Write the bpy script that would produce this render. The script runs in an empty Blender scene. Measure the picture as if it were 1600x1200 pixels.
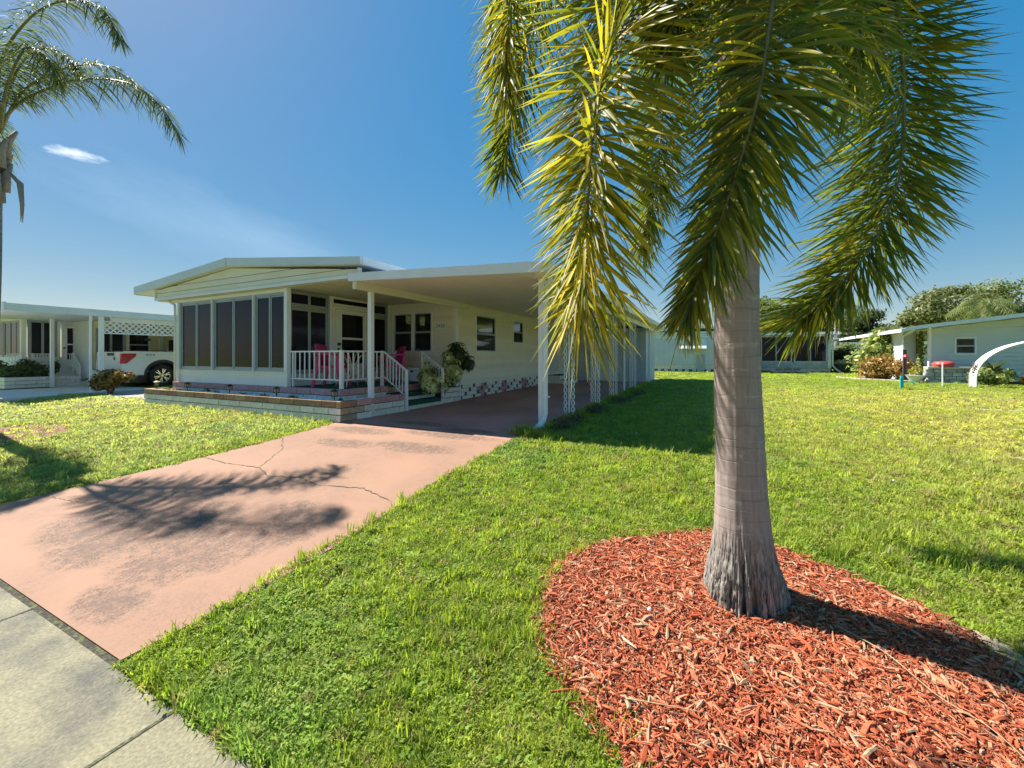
import bpy, bmesh, math, random
import numpy as np
from math import sin, cos, pi, radians, sqrt, atan2
from mathutils import Vector, Matrix, noise

C = bpy.context.scene.collection
SC = bpy.context.scene

# ---------------------------------------------------------------- camera
cam_d = bpy.data.cameras.new('camera')
cam_d.sensor_width = 36.0
cam_d.lens = 652 / 1600 * 36.0
cam_d.shift_y = -42 / 1600
cam_d.clip_start = 0.05
cam_d.clip_end = 3000
cam = bpy.data.objects.new('camera', cam_d)
C.objects.link(cam)
cam.location = (0, 0, 1.45)
cam.rotation_euler = (radians(90), 0, radians(26.5))
SC.camera = cam

# ---------------------------------------------------------------- sky and sun
SUN_DIR = Vector((-1.0, 0.10, 1.17)).normalized()       # towards the sun
w = bpy.data.worlds.new('World')
SC.world = w
w.use_nodes = True
nt = w.node_tree
bg = nt.nodes['Background']
sky = nt.nodes.new('ShaderNodeTexSky')
sky.sky_type = 'NISHITA'
sky.sun_disc = False
sky.sun_elevation = math.asin(SUN_DIR.z)
sky.sun_rotation = atan2(SUN_DIR.x, SUN_DIR.y)
sky.air_density = 1.0
sky.dust_density = 0.35
sky.ozone_density = 2.2
tc = nt.nodes.new('ShaderNodeTexCoord')
def wnode(t, **k):
    n = nt.nodes.new(t)
    for a, b in k.items():
        setattr(n, a, b)
    return n
def cloud_mask(center, along, la, lb, nscale, lo, hi):
    c = Vector(center).normalized()
    a = (Vector(along) - Vector(along).dot(c) * c).normalized()
    b = c.cross(a)
    def dot(v):
        d = wnode('ShaderNodeVectorMath', operation='DOT_PRODUCT')
        nt.links.new(tc.outputs['Generated'], d.inputs[0])
        d.inputs[1].default_value = v
        return d.outputs['Value']
    def mth(op, x, y=None):
        m = wnode('ShaderNodeMath', operation=op)
        for i, s in enumerate((x, y)):
            if s is None:
                continue
            if isinstance(s, (int, float)):
                m.inputs[i].default_value = s
            else:
                nt.links.new(s, m.inputs[i])
        return m.outputs[0]
    u = mth('DIVIDE', dot(a), la)
    v = mth('DIVIDE', dot(b), lb)
    front = mth('GREATER_THAN', dot(c), 0.5)
    r = mth('SQRT', mth('ADD', mth('MULTIPLY', u, u), mth('MULTIPLY', v, v)))
    fall = mth('MAXIMUM', mth('SUBTRACT', 1.0, r), 0.0)
    comb = wnode('ShaderNodeCombineXYZ')
    nt.links.new(mth('MULTIPLY', u, nscale), comb.inputs[0])
    nt.links.new(mth('MULTIPLY', v, nscale * 0.8), comb.inputs[1])
    nz = wnode('ShaderNodeTexNoise')
    nz.inputs['Scale'].default_value = 1.0
    nz.inputs['Detail'].default_value = 8
    nz.inputs['Roughness'].default_value = 0.62
    nt.links.new(comb.outputs[0], nz.inputs['Vector'])
    m = mth('SUBTRACT', mth('ADD', fall, mth('MULTIPLY', nz.outputs['Fac'], 1.1)), lo)
    m = mth('MULTIPLY', m, 1.0 / (hi - lo))
    cl = wnode('ShaderNodeClamp')
    nt.links.new(m, cl.inputs['Value'])
    return mth('MULTIPLY', mth('MULTIPLY', cl.outputs[0], front), mth('MINIMUM', mth('MULTIPLY', fall, 4.0), 1.0))
m1 = cloud_mask((-0.906, 0.2785, 0.3187), (0.0205, 0.0627, 0.0), 0.062, 0.017, 2.6, 0.98, 2.0)
m2 = cloud_mask((-0.80, 0.50, 0.22), (0.1, 0.19, -0.07), 0.42, 0.10, 2.2, 0.75, 2.6)
mixa = wnode('ShaderNodeMix', data_type='RGBA')
mixb = wnode('ShaderNodeMix', data_type='RGBA')
hsv = wnode('ShaderNodeHueSaturation')
hsv.inputs['Saturation'].default_value = 4.0
hsv.inputs['Hue'].default_value = 0.5
hsv.inputs['Value'].default_value = 0.96
sc1 = wnode('ShaderNodeVectorMath', operation='SCALE'); sc1.inputs[3].default_value = 1 / 3.2
gm = wnode('ShaderNodeGamma'); gm.inputs[1].default_value = 0.24
sc2 = wnode('ShaderNodeVectorMath', operation='SCALE'); sc2.inputs[3].default_value = 3.2
nt.links.new(sky.outputs[0], sc1.inputs[0]); nt.links.new(sc1.outputs[0], gm.inputs[0]); nt.links.new(gm.outputs[0], sc2.inputs[0])
nt.links.new(sc2.outputs[0], hsv.inputs['Color'])
def mulw(x, k):
    m = wnode('ShaderNodeMath', operation='MULTIPLY')
    nt.links.new(x, m.inputs[0]); m.inputs[1].default_value = k
    return m.outputs[0]
nt.links.new(mulw(m2, 0.28), mixa.inputs[0])
nt.links.new(hsv.outputs[0], mixa.inputs[6])
mixa.inputs[7].default_value = (6.2, 7.4, 8.6, 1)
nt.links.new(mulw(m1, 1.0), mixb.inputs[0])
nt.links.new(mixa.outputs[2], mixb.inputs[6])
mixb.inputs[7].default_value = (9.5, 9.8, 10.2, 1)
nt.links.new(mixb.outputs[2], bg.inputs['Color'])
bg.inputs['Strength'].default_value = 0.075

sun_d = bpy.data.lights.new('sun', 'SUN')
sun_d.energy = 4.3
sun_d.angle = radians(0.53)
sun_d.color = (1.0, 0.95, 0.86)
sun = bpy.data.objects.new('sun', sun_d)
C.objects.link(sun)
sun.rotation_euler = SUN_DIR.to_track_quat('Z', 'Y').to_euler()
sun.location = (-30, 3, 40)

SC.view_settings.view_transform = 'Standard'
SC.view_settings.look = 'None'
SC.view_settings.gamma = 1
SC.view_settings.use_curve_mapping = False
SC.view_settings.exposure = 1.3
SC.render.engine = 'CYCLES'
SC.cycles.max_bounces = 8
SC.cycles.transparent_max_bounces = 24
SC.cycles.use_denoising = True

RND = random.Random(7)

# ---------------------------------------------------------------- materials
MATS = {}
def mat(name, col, rough=0.6, var=0.12, scale=6.0, bump=0.0, bscale=60.0, rnd=0.0, metal=0.0, spec=0.5,
        col2=None, c2lo=0.55, c2hi=0.7, c2scale=3.0, hue=0.0, alpha=1.0, stretch=None, coord='Object'):
    if name in MATS:
        return MATS[name]
    m = bpy.data.materials.new(name)
    m.use_nodes = True
    t = m.node_tree; N = t.nodes; L = t.links
    p = N['Principled BSDF']
    p.inputs['Roughness'].default_value = rough
    p.inputs['Metallic'].default_value = metal
    p.inputs['Specular IOR Level'].default_value = spec
    p.inputs['Alpha'].default_value = alpha
    co = N.new('ShaderNodeTexCoord')
    src = co.outputs[coord]
    if coord == 'World':
        pass
    mp = N.new('ShaderNodeMapping')
    L.new(src, mp.inputs['Vector'])
    if stretch:
        mp.inputs['Scale'].default_value = stretch
    nz = N.new('ShaderNodeTexNoise')
    nz.inputs['Scale'].default_value = scale
    nz.inputs['Detail'].default_value = 6
    L.new(mp.outputs[0], nz.inputs['Vector'])
    rgb = N.new('ShaderNodeRGB'); rgb.outputs[0].default_value = (*col, 1)
    cur = rgb.outputs[0]
    if col2:
        n2 = N.new('ShaderNodeTexNoise'); n2.inputs['Scale'].default_value = c2scale; n2.inputs['Detail'].default_value = 8
        n2.inputs['Roughness'].default_value = 0.65
        L.new(mp.outputs[0], n2.inputs['Vector'])
        mr = N.new('ShaderNodeMapRange'); mr.inputs[1].default_value = c2lo; mr.inputs[2].default_value = c2hi
        L.new(n2.outputs['Fac'], mr.inputs[0])
        mx = N.new('ShaderNodeMix'); mx.data_type = 'RGBA'
        L.new(mr.outputs[0], mx.inputs[0]); L.new(cur, mx.inputs[6]); mx.inputs[7].default_value = (*col2, 1)
        cur = mx.outputs[2]
    h = N.new('ShaderNodeHueSaturation')
    L.new(cur, h.inputs['Color'])
    mr = N.new('ShaderNodeMapRange'); mr.inputs[1].default_value = 0.3; mr.inputs[2].default_value = 0.7
    mr.inputs[3].default_value = 1 - var; mr.inputs[4].default_value = 1 + var
    L.new(nz.outputs['Fac'], mr.inputs[0])
    val = mr.outputs[0]
    if rnd or hue:
        oi = N.new('ShaderNodeObjectInfo')
        if rnd:
            r2 = N.new('ShaderNodeMapRange'); r2.inputs[3].default_value = 1 - rnd; r2.inputs[4].default_value = 1 + rnd
            L.new(oi.outputs['Random'], r2.inputs[0])
            mm = N.new('ShaderNodeMath'); mm.operation = 'MULTIPLY'
            L.new(val, mm.inputs[0]); L.new(r2.outputs[0], mm.inputs[1]); val = mm.outputs[0]
        if hue:
            r3 = N.new('ShaderNodeMapRange'); r3.inputs[3].default_value = 0.5 - hue; r3.inputs[4].default_value = 0.5 + hue
            L.new(oi.outputs['Random'], r3.inputs[0]); L.new(r3.outputs[0], h.inputs['Hue'])
    L.new(val, h.inputs['Value'])
    L.new(h.outputs[0], p.inputs['Base Color'])
    if bump:
        nb = N.new('ShaderNodeTexNoise'); nb.inputs['Scale'].default_value = bscale; nb.inputs['Detail'].default_value = 5
        L.new(mp.outputs[0], nb.inputs['Vector'])
        b = N.new('ShaderNodeBump'); b.inputs['Strength'].default_value = bump; b.inputs['Distance'].default_value = 0.01
        L.new(nb.outputs['Fac'], b.inputs['Height']); L.new(b.outputs[0], p.inputs['Normal'])
    MATS[name] = m
    return m

def leafmat(name, col, trans, tmix=0.4, var=0.35, rough=0.45, attr=False, tipcol=(0.30, 0.2, 0.08), yellow=None, vscale=3.0):
    m = bpy.data.materials.new(name); m.use_nodes = True
    t = m.node_tree; N = t.nodes; L = t.links
    p = N['Principled BSDF']; p.inputs['Roughness'].default_value = rough
    p.inputs['Specular IOR Level'].default_value = 0.28
    tr = N.new('ShaderNodeBsdfTranslucent')
    mixs = N.new('ShaderNodeMixShader'); mixs.inputs[0].default_value = tmix
    out = N['Material Output']
    L.new(p.outputs[0], mixs.inputs[1]); L.new(tr.outputs[0], mixs.inputs[2]); L.new(mixs.outputs[0], out.inputs[0])
    geo = N.new('ShaderNodeNewGeometry')
    nz = N.new('ShaderNodeTexNoise'); nz.inputs['Scale'].default_value = vscale; nz.inputs['Detail'].default_value = 3
    L.new(geo.outputs['Position'], nz.inputs['Vector'])
    base = N.new('ShaderNodeRGB'); base.outputs[0].default_value = (*col, 1)
    tb = N.new('ShaderNodeRGB'); tb.outputs[0].default_value = (*trans, 1)
    a, b = base.outputs[0], tb.outputs[0]
    if attr:
        at = N.new('ShaderNodeAttribute'); at.attribute_name = 'leaf'
        sp = N.new('ShaderNodeSeparateColor'); L.new(at.outputs['Color'], sp.inputs[0])
        if yellow:
            for i in (0, 1):
                mx = N.new('ShaderNodeMix'); mx.data_type = 'RGBA'
                L.new(sp.outputs[2], mx.inputs[0]); L.new(a if i == 0 else b, mx.inputs[6])
                mx.inputs[7].default_value = (*(yellow if i == 0 else tuple(min(1, c * 1.9) for c in yellow)), 1)
                if i == 0: a = mx.outputs[2]
                else: b = mx.outputs[2]
        mr = N.new('ShaderNodeMapRange'); mr.inputs[1].default_value = 0.86; mr.inputs[2].default_value = 1.0
        L.new(sp.outputs[0], mr.inputs[0])
        mt = N.new('ShaderNodeMath'); mt.operation = 'MULTIPLY'; L.new(mr.outputs[0], mt.inputs[0]); L.new(sp.outputs[1], mt.inputs[1])
        for i in (0, 1):
            mx = N.new('ShaderNodeMix'); mx.data_type = 'RGBA'
            L.new(mt.outputs[0], mx.inputs[0]); L.new(a if i == 0 else b, mx.inputs[6]); mx.inputs[7].default_value = (*tipcol, 1)
            if i == 0: a = mx.outputs[2]
            else: b = mx.outputs[2]
    oi = N.new('ShaderNodeObjectInfo')
    ad = N.new('ShaderNodeMath'); ad.operation = 'ADD'
    L.new(nz.outputs['Fac'], ad.inputs[0])
    m5 = N.new('ShaderNodeMath'); m5.operation = 'MULTIPLY'; m5.inputs[1].default_value = 0.3
    L.new(oi.outputs['Random'], m5.inputs[0]); L.new(m5.outputs[0], ad.inputs[1])
    last = ad.outputs[0]
    if attr:
        m6 = N.new('ShaderNodeMath'); m6.operation = 'MULTIPLY'; m6.inputs[1].default_value = 0.3
        L.new(sp.outputs[1], m6.inputs[0])
        a7 = N.new('ShaderNodeMath'); a7.operation = 'ADD'; L.new(last, a7.inputs[0]); L.new(m6.outputs[0], a7.inputs[1]); last = a7.outputs[0]
    mr = N.new('ShaderNodeMapRange'); mr.inputs[1].default_value = 0.35; mr.inputs[2].default_value = 0.95
    mr.inputs[3].default_value = 1 - var; mr.inputs[4].default_value = 1 + var
    L.new(last, mr.inputs[0])
    for s, dst in ((a, p.inputs['Base Color']), (b, tr.inputs['Color'])):
        h = N.new('ShaderNodeHueSaturation'); L.new(s, h.inputs['Color']); L.new(mr.outputs[0], h.inputs['Value']); L.new(h.outputs[0], dst)
    MATS[name] = m
    return m

def glassmat(name, col, rough, mixv, spec=.5):
    """Tinted glass or insect screen: part see-through, part dark and shiny."""
    m = bpy.data.materials.new(name); m.use_nodes = True
    t = m.node_tree; N = t.nodes; L = t.links
    p = N['Principled BSDF']; p.inputs['Base Color'].default_value = (*col, 1); p.inputs['Roughness'].default_value = rough
    p.inputs['Specular IOR Level'].default_value = spec
    tr = N.new('ShaderNodeBsdfTransparent'); tr.inputs[0].default_value = (0.75, 0.75, 0.78, 1)
    mx = N.new('ShaderNodeMixShader'); mx.inputs[0].default_value = mixv
    L.new(tr.outputs[0], mx.inputs[1]); L.new(p.outputs[0], mx.inputs[2]); L.new(mx.outputs[0], N['Material Output'].inputs[0])
    tcn = N.new('ShaderNodeTexCoord'); nz = N.new('ShaderNodeTexNoise'); nz.inputs['Scale'].default_value = 1.3
    L.new(tcn.outputs['Object'], nz.inputs['Vector'])
    b = N.new('ShaderNodeBump'); b.inputs['Strength'].default_value = 0.08; b.inputs['Distance'].default_value = 0.05
    L.new(nz.outputs['Fac'], b.inputs['Height']); L.new(b.outputs[0], p.inputs['Normal'])
    MATS[name] = m
    return m

white = mat('white_metal', (0.80, 0.82, 0.84), 0.45, 0.04, 3)
trimw = mat('white_trim', (0.82, 0.82, 0.82), 0.5, 0.04, 3)
alum = mat('window_aluminium', (0.33, 0.38, 0.42), 0.4, 0.05, 5, metal=0.3)
fascia_m = mat('fascia_metal', (0.64, 0.71, 0.76), 0.4, 0.06, 2, col2=(0.48, 0.52, 0.50), c2lo=0.6, c2hi=0.8)
siding_m = mat('cream_siding', (0.82, 0.77, 0.66), 0.5, 0.05, 2, bump=0.08, bscale=30, rnd=0.06)
gable_m = mat('gable_siding', (0.82, 0.77, 0.62), 0.5, 0.05, 2, rnd=0.03)
knee_m = mat('knee_siding', (0.80, 0.81, 0.80), 0.5, 0.04, 2)
ceil_m = mat('ceiling_panel', (0.84, 0.79, 0.70), 0.5, 0.03, 2)
brick_white = mat('white_block', (0.76, 0.73, 0.66), 0.8, 0.16, 14, bump=0.5, bscale=45, rnd=0.12, col2=(0.36, 0.34, 0.27), c2lo=0.58, c2hi=0.75, c2scale=9)
brick_brown = mat('brown_block', (0.36, 0.22, 0.13), 0.85, 0.2, 14, bump=0.5, bscale=45, rnd=0.2, hue=0.012)
brick_pink = mat('pink_block', (0.55, 0.30, 0.30), 0.8, 0.12, 14, bump=0.4, bscale=45, rnd=0.12)
mortar = mat('mortar', (0.20, 0.19, 0.16), 0.9, 0.15, 20)
dark_block = mat('dark_block', (0.07, 0.09, 0.11), 0.8, 0.2, 20)
carpet = mat('green_carpet', (0.012, 0.085, 0.06), 0.95, 0.25, 40, bump=0.4, bscale=300)
pink_pl = mat('pink_plastic', (0.62, 0.03, 0.17), 0.35, 0.05, 5)
cream_pl = mat('cream_metal', (0.66, 0.60, 0.42), 0.4, 0.05, 5)
black_pl = mat('black_plastic', (0.02, 0.02, 0.022), 0.4, 0.1, 5)
rubber = mat('rubber', (0.025, 0.025, 0.027), 0.75, 0.15, 20)
chrome = mat('chrome', (0.6, 0.6, 0.62), 0.2, 0.05, 5, metal=0.9)
truckp = mat('white_car_paint', (0.80, 0.82, 0.84), 0.18, 0.02, 2)
redglass = mat('red_lens', (0.50, 0.006, 0.02), 0.15, 0.5, 14)
pane_m = glassmat('window_glass', (0.02, 0.02, 0.025), 0.04, 0.45)
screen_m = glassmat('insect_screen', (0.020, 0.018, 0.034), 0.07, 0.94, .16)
curtain_m = mat('curtain', (0.52, 0.42, 0.40), 0.8, 0.1, 3)
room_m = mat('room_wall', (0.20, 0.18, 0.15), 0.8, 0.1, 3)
conc = mat('pale_concrete', (0.62, 0.62, 0.60), 0.8, 0.08, 3, bump=0.2)
soil = mat('dark_soil', (0.09, 0.065, 0.045), 0.95, 0.3, 12, bump=0.6, bscale=50, col2=(0.25, 0.2, 0.14), c2scale=5)
pebble_m = mat('white_pebble', (0.82, 0.83, 0.84), 0.7, 0.25, 25)
wood_d = mat('bark_brown', (0.16, 0.12, 0.09), 0.85, 0.3, 10, bump=0.5)
steel_blue = mat('blue_siding', (0.52, 0.58, 0.64), 0.5, 0.05, 3)
grey_roof = mat('grey_roof', (0.66, 0.70, 0.74), 0.5, 0.06, 2)
terracotta = mat('dark_pot', (0.05, 0.045, 0.05), 0.6, 0.15, 8)

# ---------------------------------------------------------------- mesh helpers
def wloc(o):
    v = Vector((0, 0, 0))
    while o is not None:
        v += o.location
        o = o.parent
    return v

class MB:
    def __init__(s):
        s.v = []; s.f = []; s.uv = []
    def add(s, vs, fs):
        n = len(s.v)
        s.v += [tuple(p) for p in vs]
        s.f += [tuple(i + n for i in f) for f in fs]
        return s
    def box(s, x0, y0, z0, x1, y1, z1):
        x0, x1 = min(x0, x1), max(x0, x1); y0, y1 = min(y0, y1), max(y0, y1); z0, z1 = min(z0, z1), max(z0, z1)
        return s.add([(x0, y0, z0), (x1, y0, z0), (x1, y1, z0), (x0, y1, z0), (x0, y0, z1), (x1, y0, z1), (x1, y1, z1), (x0, y1, z1)],
                     [(0, 3, 2, 1), (4, 5, 6, 7), (0, 1, 5, 4), (1, 2, 6, 5), (2, 3, 7, 6), (3, 0, 4, 7)])
    def bar(s, a, b, w, h=None, up=(0, 0, 1)):
        a = Vector(a); b = Vector(b); h = h or w
        d = (b - a).normalized(); u = Vector(up)
        if abs(d.dot(u)) > 0.98: u = Vector((0, 1, 0))
        sx = d.cross(u).normalized() * w / 2; sz = sx.cross(d).normalized() * h / 2
        vs = []
        for p in (a, b):
            vs += [p - sx - sz, p + sx - sz, p + sx + sz, p - sx + sz]
        return s.add(vs, [(0, 3, 2, 1), (4, 5, 6, 7), (0, 1, 5, 4), (1, 2, 6, 5), (2, 3, 7, 6), (3, 0, 4, 7)])
    def tube(s, pts, r, n=8, cap=True):
        pts = [Vector(p) for p in pts]
        k = len(pts)
        rr = r if hasattr(r, '__len__') else [r] * k
        prev = None; rings = []
        for i, p in enumerate(pts):
            d = (pts[min(i + 1, k - 1)] - pts[max(i - 1, 0)])
            d = d.normalized() if d.length > 1e-9 else Vector((0, 0, 1))
            if prev is None:
                u = Vector((1, 0, 0)) if abs(d.x) < 0.8 else Vector((0, 1, 0))
                u = (u - u.dot(d) * d).normalized()
            else:
                u = (prev - prev.dot(d) * d).normalized()
            prev = u; v = d.cross(u)
            rings.append([p + (u * cos(2 * pi * j / n) + v * sin(2 * pi * j / n)) * rr[i] for j in range(n)])
        vs = [q for rg in rings for q in rg]; fs = []
        for i in range(k - 1):
            for j in range(n):
                fs.append((i * n + j, i * n + (j + 1) % n, (i + 1) * n + (j + 1) % n, (i + 1) * n + j))
        if cap:
            fs.append(tuple(range(n - 1, -1, -1))); fs.append(tuple((k - 1) * n + j for j in range(n)))
        return s.add(vs, fs)
    def cyl(s, x, y, z0, z1, r0, r1=None, n=16):
        return s.tube([(x, y, z0), (x, y, z1)], [r0, r0 if r1 is None else r1], n)
    def lathe(s, x, y, prof, n=20):
        vs = []; fs = []
        for (r, z) in prof:
            for j in range(n):
                vs.append((x + r * cos(2 * pi * j / n), y + r * sin(2 * pi * j / n), z))
        for i in range(len(prof) - 1):
            for j in range(n):
                fs.append((i * n + j, i * n + (j + 1) % n, (i + 1) * n + (j + 1) % n, (i + 1) * n + j))
        fs.append(tuple(range(n - 1, -1, -1))); fs.append(tuple((len(prof) - 1) * n + j for j in range(n)))
        return s.add(vs, fs)
    def prism(s, poly, axis, a, b):
        """poly: 2-D outline in the two axes other than `axis`, extruded from a to b"""
        def P(p, t):
            return {'x': (t, p[0], p[1]), 'y': (p[0], t, p[1]), 'z': (p[0], p[1], t)}[axis]
        n = len(poly)
        vs = [P(p, a) for p in poly] + [P(p, b) for p in poly]
        fs = [tuple(range(n)), tuple(range(2 * n - 1, n - 1, -1))]
        for i in range(n):
            j = (i + 1) % n
            fs.append((i, i + n, j + n, j))
        return s.add(vs, fs)
    def mesh(s, name, m=None, smooth=False, fix=True):
        me = bpy.data.meshes.new(name)
        me.from_pydata(s.v, [], s.f)
        if fix:
            bm = bmesh.new(); bm.from_mesh(me)
            bmesh.ops.recalc_face_normals(bm, faces=bm.faces)
            bm.to_mesh(me); bm.free()
        if m: me.materials.append(m)
        if smooth:
            me.polygons.foreach_set('use_smooth', [True] * len(me.polygons))
        me.update()
        return me
    def build(s, name, m, parent=None, smooth=False, kind=None, label=None, fix=True):
        me = s.mesh(name, m, smooth, fix)
        o = bpy.data.objects.new(name, me)
        C.objects.link(o)
        if parent is not None:
            o.parent = parent
            me.transform(Matrix.Translation(-wloc(parent)))
        if kind: o['kind'] = kind
        if label: o['label'] = label
        return o

def tag(o, label, cat=None, group=None, kind=None):
    o['label'] = label
    if cat: o['category'] = cat
    if group: o['group'] = group
    if kind: o['kind'] = kind
    return o
def thing(name, loc, label, cat, group=None):
    o = bpy.data.objects.new(name, None); C.objects.link(o); o.location = loc
    o.empty_display_size = 0.1
    return tag(o, label, cat, group)
def struct(name, mb, m, label=None, **k):
    o = mb.build(name, m, **k); o['kind'] = 'structure'
    if label: o['label'] = label
    return o
def kids(o):
    return [c for c in o.children]
def copy_tree(o, parent=None):
    c = o.copy(); C.objects.link(c); c.parent = parent
    for ch in list(o.children):
        copy_tree(ch, c)
    return c
def shade_bevel(o, w=0.01, seg=2):
    b = o.modifiers.new('edge', 'BEVEL'); b.width = w; b.segments = seg; b.limit_method = 'ANGLE'
    return o

def g(y):
    """height of the ground along the drive"""
    return .35 * min(1, max(0, (y - .93) / 4.07)) + .12 * min(1, max(0, (y - 6) / 8))

# ---------------------------------------------------------------- ground
grass_ground = bpy.data.materials.new('lawn_ground'); grass_ground.use_nodes = True
def build_ground_mat():
    t = grass_ground.node_tree; N = t.nodes; L = t.links; p = N['Principled BSDF']; p.inputs['Roughness'].default_value = 0.95
    p.inputs['Specular IOR Level'].default_value = 0.1
    geo = N.new('ShaderNodeNewGeometry')
    n1 = N.new('ShaderNodeTexNoise'); n1.inputs['Scale'].default_value = 14; n1.inputs['Detail'].default_value = 8
    n2 = N.new('ShaderNodeTexNoise'); n2.inputs['Scale'].default_value = 0.5; n2.inputs['Detail'].default_value = 6
    for n in (n1, n2): L.new(geo.outputs['Position'], n.inputs['Vector'])
    r = N.new('ShaderNodeValToRGB'); L.new(n1.outputs['Fac'], r.inputs[0])
    r.color_ramp.elements[0].position = 0.35; r.color_ramp.elements[0].color = (0.10, 0.15, 0.02, 1)
    r.color_ramp.elements[1].position = 0.68; r.color_ramp.elements[1].color = (0.30, 0.36, 0.07, 1)
    r2 = N.new('ShaderNodeMapRange'); r2.inputs[1].default_value = 0.56; r2.inputs[2].default_value = 0.7
    L.new(n2.outputs['Fac'], r2.inputs[0])
    mx = N.new('ShaderNodeMix'); mx.data_type = 'RGBA'
    mm = N.new('ShaderNodeMath'); mm.operation = 'MULTIPLY'; mm.inputs[1].default_value = 0.6
    L.new(r2.outputs[0], mm.inputs[0]); L.new(mm.outputs[0], mx.inputs[0])
    L.new(r.outputs[0], mx.inputs[6]); mx.inputs[7].default_value = (0.34, 0.29, 0.11, 1)
    L.new(mx.outputs[2], p.inputs['Base Color'])
build_ground_mat()
rows = [-600, -60, -2.2, -0.62, -0.6, 0.925, 0.93, 2, 3, 4, 5, 6, 8, 10, 12, 14, 20, 40, 700]
def gz(y):
    return -0.15 if y < -0.6 else (-0.06 if y < 0.926 else g(y) - 0.012)
mb = MB()
xs = [-700, -60, -20, -6, 0, 6, 20, 60, 700]
for y in rows:
    for x in xs: mb.v.append((x, y, gz(y)))
nx = len(xs)
for i in range(len(rows) - 1):
    for j in range(nx - 1):
        mb.f.append((i * nx + j, i * nx + j + 1, (i + 1) * nx + j + 1, (i + 1) * nx + j))
struct('lawn_ground', mb, grass_ground, fix=False)

# road behind the camera, kerb
asph = mat('asphalt', (0.06, 0.06, 0.06), 0.9, 0.2, 20, bump=0.3)
struct('road', MB().box(-200, -9.0, -0.2, 200, -2.3, -0.12), asph)
kerb_m = mat('kerb_concrete', (0.42, 0.40, 0.36), 0.85, 0.12, 8)
struct('kerb', MB().box(-200, -2.3, -0.2, 200, -2.1, 0.0), kerb_m)

# ---- pavement of separate concrete slabs
pave_m = mat('pavement_concrete', (0.25, 0.225, 0.14), 0.88, 0.28, 70, bump=0.45, bscale=120, rnd=0.05,
             col2=(0.105, 0.10, 0.08), c2lo=0.44, c2hi=0.64, c2scale=2.1)
pave_gap = MB().box(-60, -0.6, -0.10, 60, 0.90, -0.03)
pav = struct('pavement', pave_gap, soil)
slab_me = None
for k in range(-9, 9):
    x0 = -2.0 + 1.54 * k
    m_ = MB()
    e = 0.006
    x1 = x0 + 1.54
    m_.prism([(x0 + .004, -.035), (x0 + .004, -.005), (x0 + .012, 0), (x1 - .012, 0), (x1 - .004, -.005), (x1 - .004, -.035)], 'y', -0.6, 0.915)
    m_.build('paving_slab', pave_m, pav)

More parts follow.
